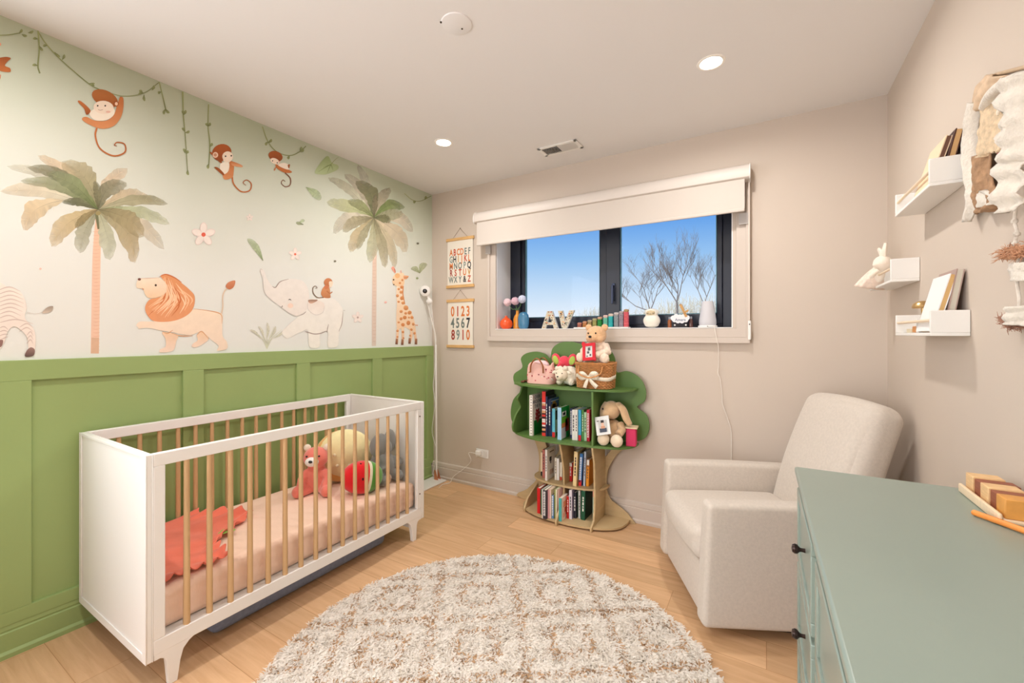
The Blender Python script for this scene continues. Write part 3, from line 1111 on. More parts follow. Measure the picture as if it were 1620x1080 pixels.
# ------------------------------------------------------------------ books
PAGES = mat('paper_pages', (236, 228, 212), 0.85, var=.05, vscale=40, stretch=(60, 1, 1))
INK = vmat('book_cover_print', 0.45, 0.4)
ROW = {}
def book(label, u0, u1, vt, vb, zs, spine, cover=None, marks='text', depth=None, tilt=0.0, group=None, ymax=3.004, bottom=None, shapes=None, top=None):
    """a book standing spine-out; its front lower edge sits on the shelf where the photo shows it"""
    um = (u0 + u1) / 2
    yf = min(onz(um, vb, zs).y, 2.93)
    x0, x1 = ony(u0, vb, yf).x, ony(u1, vb, yf).x
    zt = ony(um, vt, yf).z
    if zs < 0.1 and u0 < 936:
        zt = min(zt, Z3 - .0165)
    if depth is None:
        depth = min(ymax - yf, max(0.10, (zt - zs) * 0.75))
    depth = min(depth, ymax - yf)
    cover = cover or spine
    zs = zs + 0.0006 + abs(math.sin(math.radians(tilt))) * (x1 - x0) * .6
    w0 = max(x1 - x0, .005)
    lim = {'A': 0}
    for (a0, a1, ya, yb) in ROW.setdefault(round(zs, 1), []):
        if yf < yb and ya < yf + depth and x0 < a1 + .0004 and a0 < x1:
            x0 = a1 + .0004
            x1 = x0 + max(.005, w0 * .85)
    lean = abs(math.sin(math.radians(tilt))) * (zt - zs)
    ROW[round(zs, 1)].append((x0, x1 + lean * .6, yf, yf + depth))
    t = thing('book', label, 'book', ((x0 + x1) / 2, yf, zs), group)
    w = x1 - x0
    ct = min(0.0022, w * 0.16)
    R = RY(tilt)
    piv = ((x0 + x1) / 2, yf, zs)
    b = MB()
    b.paint(spine).box((x0, yf, zs), (x1, yf + ct * 1.2, zt), R, piv)
    b.paint(cover).box((x0, yf + ct, zs), (x0 + ct, yf + depth, zt), R, piv).box((x1 - ct, yf + ct, zs), (x1, yf + depth, zt), R, piv)
    e = 0.0006
    h = zt - zs
    yy = yf - e
    if bottom:
        b.paint(bottom).box((x0 + .0005, yy, zs), (x1 - .0005, yf, zs + h * 0.18), R, piv)
    if top:
        b.paint(top).box((x0 + .0005, yy, zs + h * 0.80), (x1 - .0005, yf, zt), R, piv)
    if marks == 'text':
        ink = (240, 238, 232) if sum(spine) < 380 else (60, 56, 60)
        rr = random.Random(label)
        z = zs + h * 0.30
        while z < zs + h * 0.80:
            l = rr.uniform(.008, .022)
            b.paint(ink).box((x0 + w * .33, yy, z), (x1 - w * .33, yf, min(z + l, zs + h * .84)), R, piv)
            z += l + rr.uniform(.004, .008)
    elif marks == 'bold':
        rr = random.Random(label)
        z = zs + h * 0.12
        while z < zs + h * 0.9:
            l = rr.uniform(.010, .018)
            b.paint((238, 236, 236)).box((x0 + w * .2, yy, z), (x1 - w * .25, yf, z + l), R, piv)
            b.paint(spine).box((x0 + w * .42, yy - .0003, z + l * .3), (x1 - w * .3, yf, z + l * .6), R, piv)
            z += l + .004
    elif marks == 'dots':
        for k in range(14):
            z = zs + h * (0.05 + .9 * k / 13)
            b.paint((60, 50, 46)).box((x0 + w * .35, yy, z), (x1 - w * .2, yf, z + .004), R, piv)
    elif marks == 'bands':
        rr = random.Random(label)
        z = zs + h * .02
        while z < zs + h * .78:
            l = rr.uniform(.006, .016)
            b.paint(rr.choice([(240, 236, 230), (30, 28, 30), (226, 60, 50), (150, 60, 70), (220, 170, 120)])).box((x0, yy, z), (x1, yf, z + l), R, piv)
            z += l + .002
    # pictures on the cover that faces the camera (right-hand side)
    for (ya, yb_, za, zb_, c) in shapes or ():
        b.paint(c).box((x1, yf + depth * ya, zs + h * za), (x1 + .0006, yf + depth * yb_, zs + h * zb_), R, piv)
    part(b, 'cover', INK, t, smooth=0)
    p = MB()
    p.box((x0 + ct, yf + ct * 1.2, zs + .003), (x1 - ct, yf + depth - .003, zt - .003), R, piv)
    part(p, 'pages', PAGES, t, smooth=0)
    return t

GA, GB_, GC = 'books in the green compartment of the tree bookcase', 'books on the lower plywood shelf of the tree bookcase', 'books on the base of the tree bookcase'
W1 = (238, 234, 228)
t = book('white spiral bound book with red berry picture, leftmost in the green compartment', 837.5, 842.5, 625, 689, Z2, (240, 232, 222), (250, 240, 234), 'dots', group=GA, depth=.19,
     shapes=((.12, .95, 0, .36, (24, 120, 44)), (.30, .36, .4, .46, (230, 196, 150))))
# its cover picture and title
loc = t.location
def cover_text(t, s, yc, z, size, col, x):
    b = MB(); b.paint(col)
    b.text(s, frame((x, yc, z), (0, 1, 0), (0, 0, 1)), size, .0006, align='CENTER')
    part(b, 'title', INK, t, smooth=0)
xr = ony(842.5, 689, loc.y).x + .0012
for (s, dz) in (('OVER', .285), ('AROUND', .250), ('THE F', .215)):
    cover_text(t, s, loc.y + .075, Z2 + dz, .036, (60, 64, 92), xr)
b = MB(); b.paint((160, 40, 48))
for k in range(16):
    a = k * 2.4; r = .008 * math.sqrt(k)
    b.ball((xr, loc.y + .085 + 1.3 * r * math.cos(a), Z2 + .145 + r * 1.5 * math.sin(a)), (.0012, .012, .012), 8)
part(b, 'berry_print', INK, t)
book('tall red, white and black patterned book beside the spiral bound one', 857.5, 863, 619, 689.5, Z2, (232, 52, 44), (44, 40, 48), 'bands', group=GA, depth=.18)
book('thin tall navy blue book next to the patterned red one', 863, 866.5, 627, 690, Z2, (30, 38, 78), None, 'text', group=GA, depth=.18)
book('tall navy book with blue sky cover and a tawny animal head', 866.5, 871.5, 631, 690, Z2, (26, 34, 66), (48, 92, 170), 'text', group=GA, depth=.17,
     shapes=((.05, .75, .66, .86, (150, 110, 54)), (.2, .6, .72, .92, (188, 142, 70)), (.0, 1, .0, .3, (60, 120, 196)), (.02, 1, .93, .945, (230, 232, 236))))
book('pale blue book with red spine foot and a letter A on its cover', 873.5, 878, 646, 691.5, Z2, (104, 190, 214), (222, 220, 222), None, group=GA, depth=.15, bottom=(214, 40, 40),
     shapes=((.08, .28, .60, .92, (50, 50, 66)), (.45, .95, .05, .5, (196, 110, 80)), (.1, .7, .02, .16, (96, 130, 70))))
book('light blue book with bright green and orange cover standing forward of its row', 882, 888, 644.5, 695.5, Z2, (166, 208, 236), (24, 158, 66), None, group=GA, depth=.14,
     shapes=((.10, .62, .70, .86, (238, 238, 236)), (.2, .5, .74, .82, (150, 130, 170)), (.05, .75, .5, .68, (120, 190, 40)), (.05, .8, .36, .5, (226, 130, 70)), (.5, 1, .2, .6, (170, 40, 40)), (.0, .6, .02, .36, (206, 200, 206))))
book('navy and white striped slim book right of the green covered one', 902, 905, 646, 693, Z2, (54, 62, 104), None, 'bold', group=GA)
book('slim white book with tiny lettering, left one of the white pair', 905, 909.5, 648, 696, Z2, W1, None, 'text', group=GA)
book('slim white book with a dark mark at its foot, right one of the white pair', 909.7, 914.3, 648, 696.5, Z2, (242, 236, 228), None, 'text', group=GA)
book('slim bright blue book with a red foot in the green compartment', 915, 919.3, 648, 697, Z2, (64, 170, 214), None, None, group=GA, bottom=(216, 36, 44))
book('slim green book with beige panels next to the bright blue one', 920, 923.6, 648, 697, Z2, (92, 150, 76), None, 'text', group=GA)
book('slim mint green book between the green and the red book', 924, 928, 652, 697.5, Z2, (176, 214, 172), None, 'text', group=GA)
book('red book with white lettering against the green divider', 928.3, 933.5, 648, 698, Z2, (204, 30, 58), None, 'bold', group=GA)
# lower plywood shelf
book('thin cream book with a black foot, leftmost on the lower plywood shelf', 855.5, 858, 715, 752, Z3, (236, 222, 190), None, None, group=GB_, bottom=(40, 36, 34), depth=.12)
book('slim dusty red book behind the white picture book on the lower plywood shelf', 858.2, 861.8, 711, 756, Z3, (190, 110, 100), None, 'text', group=GB_, depth=.13)
book('white picture book with a dark drawing on the cover, lower plywood shelf', 862.5, 865.5, 711, 760, Z3, (240, 232, 226), (242, 234, 228), 'text', group=GB_, depth=.145,
     shapes=((.28, .52, .58, .72, (40, 38, 46)), (.36, .48, .50, .60, (90, 84, 92)), (.3, .8, .86, .9, (120, 112, 112)), (.3, .75, .14, .3, (226, 196, 180)), (.55, .7, .2, .26, (206, 150, 130))))
book('slim cream book with grey lettering right of the white picture book', 877.5, 880.5, 724, 759, Z3, (232, 222, 206), None, 'text', group=GB_)
book('slim white book with dark stripes next to the plywood branch', 881, 884.3, 725, 759.5, Z3, W1, None, 'bold', group=GB_)
book('small ivory book with a red mark touching the plywood branch', 884.6, 888.6, 731, 759, Z3, (240, 230, 212), None, None, group=GB_, bottom=(206, 80, 60))
book('small red paperback with a white top on the lower plywood shelf', 900.2, 905, 732, 760, Z3, (216, 40, 36), None, 'text', group=GB_, top=(238, 232, 224))
book('tall cream yellow book leaning on the lower plywood shelf', 906.2, 911.5, 714, 769, Z3, (240, 214, 160), (236, 206, 140), 'text', group=GB_, tilt=2.5)
book('blue and teal book with a red foot on the lower plywood shelf', 914, 919.5, 717, 768.5, Z3, (56, 120, 186), (40, 60, 110), 'bold', group=GB_, tilt=3, bottom=(214, 42, 40))
book('slim silver grey book between the blue and the orange book', 921.3, 924.8, 714, 768.5, Z3, (192, 200, 216), None, 'text', group=GB_, tilt=2)
book('orange book with a white top on the lower plywood shelf', 925.8, 930.5, 727, 769, Z3, (240, 152, 40), None, 'text', group=GB_, tilt=2, top=(236, 230, 222))
# base
book('red hardback, leftmost on the base of the tree bookcase', 849.8, 854.6, 772, 812, Z0 + .004, (212, 26, 32), None, None, group=GC, depth=.12)
book('thin dark green book beside the red hardback on the base', 855, 856.8, 774, 814, Z0 + .004, (30, 80, 48), None, None, group=GC, depth=.12)
book('thin pale grey book left of the charcoal one on the base', 857, 858.9, 765, 820, Z0 + .004, (214, 212, 208), None, None, group=GC, depth=.20)
book('charcoal book with big white lettering on its spine', 859, 864, 772, 821, Z0 + .004, (52, 50, 60), (60, 60, 70), 'bold', group=GC, depth=.18)
book('slim rose pink book right of the charcoal one', 865, 868, 771, 819.5, Z0 + .004, (222, 160, 160), (226, 184, 160), None, group=GC, depth=.18)
book('slim pale pink book with a cream cover on the base', 868.4, 870.8, 769, 820, Z0 + .004, (238, 206, 198), (236, 214, 186), None, group=GC, depth=.19)
book('blue book with black and white lettering on the base', 871, 874.8, 783, 819.5, Z0 + .004, (96, 150, 196), (40, 44, 52), 'bold', group=GC, depth=.15)
book('slim olive green book between the blue and the cream books', 876, 878.2, 772, 819.5, Z0 + .004, (150, 160, 96), None, None, group=GC)
book('slim cream book right of the olive one on the base', 878.4, 880.6, 773, 820, Z0 + .004, (234, 226, 202), None, None, group=GC)
book('slim blush book behind the teal one on the base', 880.7, 882.4, 774, 818, Z0 + .004, (222, 176, 170), None, None, group=GC)
book('slim lavender grey book touching the plywood branch on the base', 882.5, 885, 770, 812, Z0 + .004, (206, 202, 216), None, 'text', group=GC)
book('teal book with an orange picture cover standing forward on the base', 884, 888.5, 788, 824.5, Z0 + .004, (74, 172, 170), (238, 216, 200), None, group=GC, depth=.12,
     shapes=((.25, .8, .55, .8, (226, 150, 110)), (.4, .7, .3, .52, (190, 90, 60)), (.15, .5, .12, .3, (232, 180, 150)), (.6, .95, .15, .3, (176, 60, 50))))
book('slim dark red book behind the teal one on the base', 896.5, 899.8, 785, 820, Z0 + .004, (196, 38, 32), None, 'text', group=GC)
book('white and lavender book right of the dark red one', 900.4, 904.6, 771.5, 821, Z0 + .004, (222, 216, 226), (150, 140, 170), 'text', group=GC)
book('navy black book with grey lettering on the base', 906, 911, 779, 819.5, Z0 + .004, (36, 36, 48), None, 'text', group=GC)
book('slim forest green book beside the navy black one', 911.8, 914.4, 775, 818, Z0 + .004, (54, 82, 60), None, None, group=GC)
book('slim light grey book left of the big green one', 915, 918, 776, 820, Z0 + .004, (206, 208, 202), None, 'text', group=GC)
book('dark green book with white lettering on the base', 919, 925, 772.5, 822.5, Z0 + .004, (22, 84, 58), (18, 52, 40), 'text', group=GC, tilt=1)
book('slim mint and peach book alone right of the divider', 937.8, 941.5, 777, 823.5, Z0 + .004, (196, 222, 200), (214, 226, 210), None, group=GC, top=(238, 170, 150))

# ================================================================== ON THE TOP OF THE BOOKCASE
WICK = mat('wicker_brown', (205, 143, 86), 0.55, var=.18, vscale=50, spec=.4)
WICKD = mat('wicker_dark', (120, 70, 38), 0.7)
SATIN = mat('cream_satin', (238, 228, 206), 0.4, sheen=.5)
def oval(cx, cy, rx, ry, n=48, p=3.2):
    out = []
    for i in range(n):
        a = 2 * math.pi * i / n
        c, s = math.cos(a), math.sin(a)
        out.append((cx + math.copysign(abs(c) ** (2 / p), c) * rx, cy + math.copysign(abs(s) ** (2 / p), s) * ry))
    return out
BX, BY, BZ, BH = -1.035, 2.885, Z1 + .001, 0.172
t = thing('wicker_basket', 'brown wicker basket with a cream satin ribbon bow on top of the tree bookcase', 'basket', (BX, BY, BZ))
b = MB()
NS = 44
o0 = oval(BX, BY, .122, .094, NS)
for k in range(18):                     # woven rows weave in and out of the stakes
    z = BZ + 0.006 + k * (BH - 0.012) / 17
    f = 1.0 + 0.10 * (z - BZ) / BH
    pts = []
    for i, (x, y) in enumerate(o0):
        d = Vector((x - BX, y - BY, 0))
        n = d.normalized()
        w = 0.0038 * (1 if (i + k) % 2 else -1)
        pts.append((BX + d.x * f + n.x * w, BY + d.y * f + n.y * w, z))
    b.tube(pts, 0.0036, 6, closed=True)
part(b, 'woven_wall', WICK, t)
b = MB()
b.prism([(BX + (x - BX) * .97, BY + (y - BY) * .97) for x, y in o0], (0, 0, BZ), (1, 0, 0), (0, 1, 0), (0, 0, 1), 0.006)
part(b, 'base', WICKD, t)
b = MB()
for q in (0, 1):
    pts = [(BX + (x - BX) * 1.12, BY + (y - BY) * 1.12, BZ + BH + .004 + .004 * math.sin(i * 1.57 + q * 3.14)) for i, (x, y) in enumerate(o0)]
    b.tube(pts, 0.005, 6, closed=True)
part(b, 'braided_rim', WICK, t)
b = MB()
hz = BZ + BH * .80
b.tube(smooth_path([(BX - .085, BY - .106, hz + .02), (BX - .075, BY - .135, hz - .03), (BX, BY - .15, hz - .055), (BX + .075, BY - .135, hz - .03), (BX + .085, BY - .106, hz + .02)], 6), .0045, 8)
part(b, 'handle', WICK, t)
b = MB()
zb = BZ + .078
ribbon = [(BX + (x - BX) * 1.075, BY + (y - BY) * 1.085) for x, y in o0]
vs, fs = [], []
for i, (x, y) in enumerate(ribbon):
    sag = .010 * math.sin(i / NS * 2 * math.pi * 2)
    vs += [(x, y, zb + sag - .012), (x, y, zb + sag + .014)]
for i in range(NS):
    j = (i + 1) % NS
    fs.append((2 * i, 2 * j, 2 * j + 1, 2 * i + 1))
b.add(vs, fs)
ob = part(b, 'ribbon', SATIN, t)
md = ob.modifiers.new('thickness', 'SOLIDIFY'); md.thickness = .002; md.offset = 1
kb = Vector((BX - .010, BY - .118, zb))
b = MB(); b.ball(kb, (.013, .010, .012), 12); part(b, 'bow_knot', SATIN, ob)
def strip(pts, ws, nm):
    b = MB()
    P = smooth_path([(*p, w) for p, w in zip(pts, ws)], 6)
    vs, fs = [], []
    for i, p in enumerate(P):
        q0, q1 = P[max(0, i - 1)], P[min(len(P) - 1, i + 1)]
        d = Vector(q1[:3]) - Vector(q0[:3])
        n = d.cross(Vector((0, -1, 0.001))).normalized() * p[3] / 2
        c = Vector(p[:3])
        vs += [c + n, c - n]
    for i in range(len(P) - 1):
        fs.append((2 * i, 2 * i + 1, 2 * i + 3, 2 * i + 2))
    b.add(vs, fs)
    o = part(b, nm, SATIN, ob, smooth=180)
    m = o.modifiers.new('thickness', 'SOLIDIFY'); m.thickness = .002
strip([kb, kb + Vector((-.035, -.012, .028)), kb + Vector((-.062, -.004, .018)), kb + Vector((-.050, .002, -.004)), kb], [.012, .03, .036, .028, .010], 'bow_loop')
strip([kb, kb + Vector((.030, -.012, .030)), kb + Vector((.055, -.004, .026)), kb + Vector((.045, .002, .0)), kb], [.012, .03, .036, .028, .010], 'bow_loop')
strip([kb, kb + Vector((-.012, -.008, -.030)), kb + Vector((-.026, -.006, -.068))], [.012, .022, .026], 'bow_tail')
strip([kb, kb + Vector((.026, -.008, -.026)), kb + Vector((.062, -.006, -.060))], [.012, .024, .030], 'bow_tail')

# ---- teddy on the basket
TX, TY, TZ = -1.02, 2.885, BZ + BH + .010
FUR = mat('teddy_tan_fur', (226, 182, 138), 0.95, var=.08, vscale=60, bump=.8, bscale=180, sheen=.5, spec=.1)
FURL = mat('teddy_cream_fur', (240, 218, 196), 0.95, var=.06, vscale=60, bump=.8, bscale=180, sheen=.5, spec=.1)
t = thing('teddy_bear', 'cream teddy bear sitting on the wicker basket holding a red picture frame', 'stuffed toy', (TX, TY, TZ))
b = MB()
b.ball((TX, TY, TZ + .070), (.072, .062, .080), 20)
b.ball((TX, TY - .005, TZ + .125), (.055, .05, .04), 16)
for s in (-1, 1):
    b.tube([(TX + s * .055, TY - .01, TZ + .118), (TX + s * .088, TY - .045, TZ + .075), (TX + s * .055 - .02, TY - .085, TZ + .058)], [.028, .028, .024], 12)
    b.ball((TX + s * .052 - .02, TY - .092, TZ + .055), .026, 12)
    b.tube([(TX + s * .045, TY - .03, TZ + .030), (TX + s * .082, TY - .085, TZ + .026)], [.034, .030], 12)
part(b, 'body', FURL, t, remesh=.005, smooth=180, disp=(.008, .012))
for s in (-1, 1):
    b = MB(); b.ball((TX + s * .088 - .006, TY - .098, TZ + .034), (.030, .022, .034), 14); part(b, 'foot', FURL, t, remesh=.005, smooth=180, disp=(.006, .012))
b = MB()
hx, hy, hz = TX - .005, TY - .018, TZ + .190
b.ball((hx, hy, hz), (.072, .064, .064), 24)
b.ball((hx - .012, hy - .055, hz - .022), (.034, .030, .026), 16)
b.ball((hx - .03, hy - .03, hz - .025), (.035, .03, .03), 14); b.ball((hx + .03, hy - .03, hz - .025), (.035, .03, .03), 14)
hd = part(b, 'head', FUR, t, remesh=.0045, smooth=180, disp=(.006, .010))
for s in (-1, 1):
    b = MB(); b.ball((hx + s * .058, hy + .006, hz + .052), (.025, .014, .026), 14); part(b, 'ear', FUR, hd, remesh=.004, smooth=180, disp=(.005, .010))
BLK = mat('black_plastic', (24, 22, 22), .25)
b = MB(); b.ball((hx - .015, hy - .087, hz - .012), (.012, .008, .009), 12); part(b, 'nose', BLK, hd)
for s in (-1, 1):
    b = MB(); b.ball((hx - .010 + s * .027, hy - .062, hz + .012), (.006, .005, .006), 10); part(b, 'eye', BLK, hd)
# red frame held between the paws
t = thing('picture_frame', 'small red picture frame held by the teddy bear', 'picture frame', (TX - .025, TY - .105, TZ + .065))
R = RY(-6) @ RX(-14)
c = Vector((TX - .022, TY - .118, TZ + .075))
def fbox(b, x0, z0, x1, z1, y0, y1):
    b.box((c.x + x0, c.y + y0, c.z + z0), (c.x + x1, c.y + y1, c.z + z1), R, c)
b = MB()
for q in ((-.045, -.060, .045, -.040), (-.045, .040, .045, .060), (-.045, -.040, -.026, .040), (.026, -.040, .045, .040)):
    fbox(b, q[0], q[1], q[2], q[3], -.006, .008)
b.ball(c + R @ Vector((-.040, 0, .058)), (.014, .007, .016), 10); b.ball(c + R @ Vector((.040, 0, -.055)), (.012, .007, .012), 10)
RED = mat('red_felt', (206, 28, 44), .7)
part(b, 'red_frame', RED, t, smooth=30)
b = MB(); fbox(b, -.027, -.041, .027, .041, 0, .006)
ph = part(b, 'photo', mat('photo_paper_grey', (214, 212, 208), .4), t, smooth=0)
b = MB(); b.paint((90, 90, 92))
fbox(b, -.008, .008, .010, .030, -.0008, 0); fbox(b, -.014, -.012, .002, .004, -.0008, 0); fbox(b, .004, -.03, .016, -.016, -.0008, 0); fbox(b, -.018, -.034, -.008, -.026, -.0008, 0)
part(b, 'photo_print', vmat('print_ink', .5), ph, smooth=0)

# ---- pink printed fabric bag with tan handles
bgx, bgy = -1.488, 2.925
PINKB = mat('pink_print_cotton', (240, 190, 178), .85, bump=.2, bscale=120)
t = thing('fabric_bag', 'small pink flower print fabric bag with tan handles on the left of the top shelf', 'bag', (bgx, bgy, Z1))
b = MB()
vs, fs = [], []
N = 36
K = 10
def bag_pt(i, a):
    f = i / K
    z = Z1 + .002 + f * .150
    rx = .112 - .012 * f + .006 * math.sin(f * 3.1)
    ry = .060 - .012 * f
    c, s = math.cos(a), math.sin(a)
    return Vector((bgx + math.copysign(abs(c) ** .6, c) * rx * (1 + .03 * math.sin(a * 3 + f * 4)), bgy + math.copysign(abs(s) ** .6, s) * ry, z + (.014 * math.sin(a * 3 + 1) * f ** 3)))
for i in range(K + 1):
    for j in range(N):
        vs.append(bag_pt(i, 2 * math.pi * j / N))
for i in range(K):
    for j in range(N):
        fs.append((i * N + j, i * N + (j + 1) % N, (i + 1) * N + (j + 1) % N, (i + 1) * N + j))
fs.append(tuple(range(N))[::-1])
b.add(vs, fs)
bag = part(b, 'bag_body', PINKB, t, smooth=60)
m = bag.modifiers.new('thickness', 'SOLIDIFY'); m.thickness = .004; m.offset = -1
b = MB()
rr = random.Random(5)
for k in range(34):
    i = rr.uniform(.6, K - .6); a = rr.uniform(math.pi * .98, math.pi * 2.05)
    p = bag_pt(i, a)
    n = Vector((p.x - bgx, (p.y - bgy) * 3, 0)).normalized()
    b.paint(rr.choice([(170, 44, 66), (204, 80, 92), (150, 60, 70), (232, 224, 214), (196, 60, 70)]))
    r = rr.uniform(.005, .010)
    b.lathe([(0, 0.0012), (r, .0006), (r, 0), (0, 0)], p, 8, rot=Vector((0, 0, 1)).rotation_difference(n).to_matrix(), sx=1, sy=.7)
o = part(b, 'flower_print', vmat('print_ink', .5), bag, smooth=0)
o['kind'] = 'stuff'
TAN = mat('tan_leather', (168, 104, 60), .55)
for yy in (bgy - .066, bgy + .040):
    b = MB()
    pth = smooth_path([(bgx - .060, yy, Z1 + .085), (bgx - .052, yy, Z1 + .150), (bgx - .005, yy, Z1 + .196), (bgx + .042, yy, Z1 + .150), (bgx + .050, yy, Z1 + .085)], 7)
    b.tube(pth, .0115, 8, flat=.3)
    part(b, 'handle', TAN, t)
b = MB(); b.rbox((bgx - .07, bgy - .03, Z1 + .06), (bgx + .06, bgy + .03, Z1 + .172), .03, 4, .01)
single(b, 'folded_muslin', mat('pale_pink_cloth', (240, 208, 210), .9, bump=.3, bscale=60), 'folded pale pink cloth stuffed in the flower print bag', 'cloth', (bgx, bgy, Z1 + .06), smooth=60)

# ---- cream lamb
lx, ly = -1.268, 2.880
WOOL = mat('cream_wool', (238, 228, 208), .95, var=.05, vscale=60, bump=1.0, bscale=110, sheen=.5, spec=.1)
t = thing('stuffed_lamb', 'cream woolly stuffed lamb between the flower print bag and the wicker basket', 'stuffed toy', (lx, ly, Z1))
b = MB()
b.ball((lx + .020, ly + .030, Z1 + .076), (.074, .056, .068), 20)
for (dx, dy) in ((-.045, -.015), (.05, -.015), (-.03, .05), (.06, .05)):
    b.ball((lx + .005 + dx, ly + dy, Z1 + .029), (.024, .024, .024), 12)
part(b, 'body', WOOL, t, remesh=.005, smooth=180, disp=(.010, .014))
b = MB()
b.ball((lx - .018, ly - .030, Z1 + .082), (.050, .038, .048), 18)
b.ball((lx - .022, ly - .060, Z1 + .068), (.028, .022, .025), 14)
hd = part(b, 'head', mat('lamb_face', (232, 216, 192), .9, bump=.3, bscale=150, sheen=.4), t, remesh=.004, smooth=180)
for s in (-1, 1):
    b = MB(); b.ball((lx - .018 + s * .055, ly - .022, Z1 + .100), (.024, .010, .013), 12, RY(s * 25)); part(b, 'ear', WOOL, hd)
    b = MB(); b.ball((lx - .02 + s * .022, ly - .062, Z1 + .095), (.0045, .004, .004), 8); part(b, 'eye', BLK, hd)
b = MB(); b.ball((lx - .024, ly - .082, Z1 + .072), (.008, .004, .005), 8); part(b, 'nose', BLK, hd)
b = MB()
for k in range(7):
    b.ball((lx - .018 + .035 * math.cos(k * .9), ly - .025 + .016 * math.sin(k * 1.7), Z1 + .128 + .005 * math.sin(k)), .016, 10)
part(b, 'wool_tuft', WOOL, hd, remesh=.004, smooth=180, disp=(.006, .012))

# ---- coral elephant with lime ears behind
qx, qy = -1.318, 2.982
CORAL = plush('coral_red_plush', (224, 70, 88))
t = thing('stuffed_animal', 'coral red stuffed animal with lime green ear linings behind the lamb', 'stuffed toy', (qx, qy, Z1))
b = MB(); b.ball((qx, qy, Z1 + .076), (.066, .026, .072), 18); b.ball((qx, qy - .005, Z1 + .165), (.050, .028, .050), 18)
b.tube([(qx - .01, qy - .03, Z1 + .16), (qx - .03, qy - .045, Z1 + .13), (qx - .045, qy - .045, Z1 + .11)], [.02, .016, .014], 10)
part(b, 'body', CORAL, t, remesh=.005, smooth=180)
for s in (-1, 1):
    b = MB(); b.ball((qx + s * .066, qy - .008, Z1 + .185), (.036, .012, .048), 16, RY(s * 22)); e = part(b, 'ear', CORAL, t)
    b = MB(); b.ball((qx + s * .068, qy - .017, Z1 + .180), (.024, .006, .036), 14, RY(s * 22)); part(b, 'ear_lining', plush('lime_plush', (176, 200, 92)), e)

# wooden bead string at the left end
t = MB()
for k in range(9):
    t.ball((-1.625 + .006 * math.sin(k * 2), 2.93 - .009 * k + .01 * math.sin(k), Z1 + .0095 + .001), .009, 10)
single(t, 'bead_string', mat('dark_wood_bead', (110, 66, 40), .4), 'string of brown wooden beads left of the flower print bag', 'beads', (-1.62, 2.9, Z1))

# ---- bunny with a photo card in the right green compartment
nx_, ny_ = -.922, 2.905
BUN = mat('bunny_tan_fur', (214, 178, 138), .95, var=.08, vscale=40, bump=.5, bscale=180, sheen=.5, spec=.1)
BUL = mat('bunny_cream_fur', (242, 222, 194), .95, var=.05, vscale=40, bump=.5, bscale=180, sheen=.5, spec=.1)
t = thing('stuffed_bunny', 'tan lop eared stuffed bunny sitting in the right compartment of the tree bookcase', 'stuffed toy', (nx_, ny_, Z2))
b = MB()
b.ball((nx_, ny_ + .01, Z2 + .085), (.070, .060, .085), 20)
for s in (-1, 1):
    q = s if s > 0 else -.72
    b.tube([(nx_ + q * .055, ny_ - .005, Z2 + .145), (nx_ + q * .080, ny_ - .035, Z2 + .11), (nx_ + q * .066, ny_ - .070, Z2 + .085)], [.028, .027, .028], 12)
part(b, 'body', BUN, t, remesh=.005, smooth=180)
b = MB()
b.ball((nx_ - .004, ny_ - .010, Z2 + .235), (.062, .060, .064), 20)
b.ball((nx_ - .022, ny_ - .050, Z2 + .212), (.036, .030, .030), 14)
hd = part(b, 'head', BUN, t, remesh=.005, smooth=180)
for s, pts in ((-1, [(-.040, .0, .285), (-.058, -.02, .24), (-.060, -.03, .17), (-.054, -.04, .125)]), (1, [(.035, .0, .285), (.078, -.02, .25), (.108, -.03, .185), (.135, -.035, .150)])):
    b = MB(); b.tube(smooth_path([(nx_ + x, ny_ + y, Z2 + z) for x, y, z in pts], 5), [.018 + .016 * math.sin(math.pi * (.15 + .75 * i / 15)) for i in range(16)], 12, flat=.5)
    part(b, 'ear', BUN, hd, remesh=.004, smooth=180)
for s in (-1, 1):
    b = MB(); b.ball((nx_ - .015 + s * .036, ny_ - .055, Z2 + .245), (.006, .005, .007), 10); part(b, 'eye', BLK, hd)
for s, dx in ((-1, -.035), (1, .058)):
    b = MB(); b.ball((nx_ + dx, ny_ - .090, Z2 + .044), (.042, .034, .043), 16); part(b, 'foot', BUL, t)
t2 = thing('photo_card', 'white photo card of a child leaning on the tan bunny', 'photo card', (nx_ - .01, ny_ - .12, Z2 + .13))
c = Vector((nx_ - .030, ny_ - .116, Z2 + .143)); R = RY(-14) @ RX(-16)
b = MB(); fbox(b, -.050, -.062, .050, .062, -.003, .003); cd = part(b, 'card', mat('card_white', (226, 226, 224), .5), t2, smooth=0)
b = MB()
b.paint((196, 194, 190)); fbox(b, -.030, -.045, .034, .035, -.0036, -.003)
b.paint((54, 46, 46)); fbox(b, -.010, .016, .012, .036, -.0044, -.003)
b.paint((222, 180, 156)); fbox(b, -.008, -.004, .010, .018, -.0048, -.003)
b.paint((70, 76, 92)); fbox(b, -.024, -.045, .026, -.018, -.0044, -.003)
b.paint((204, 150, 120)); fbox(b, -.014, -.020, .016, -.004, -.0046, -.003)
b.paint((90, 90, 90)); fbox(b, -.038, .030, -.022, .036, -.0036, -.003)
part(b, 'printed_photo', vmat('print_ink', .5), cd, smooth=0)
t = thing('gift_box', 'small raspberry pink box right of the tan bunny', 'box', (-.79, 2.925, Z2))
b = MB(); b.box((-.826, 2.885, Z2 + .002), (-.762, 2.965, Z2 + .120), RZ(8)); part(b, 'box_body', mat('raspberry_card', (214, 44, 96), .6), t, bevel=.002)
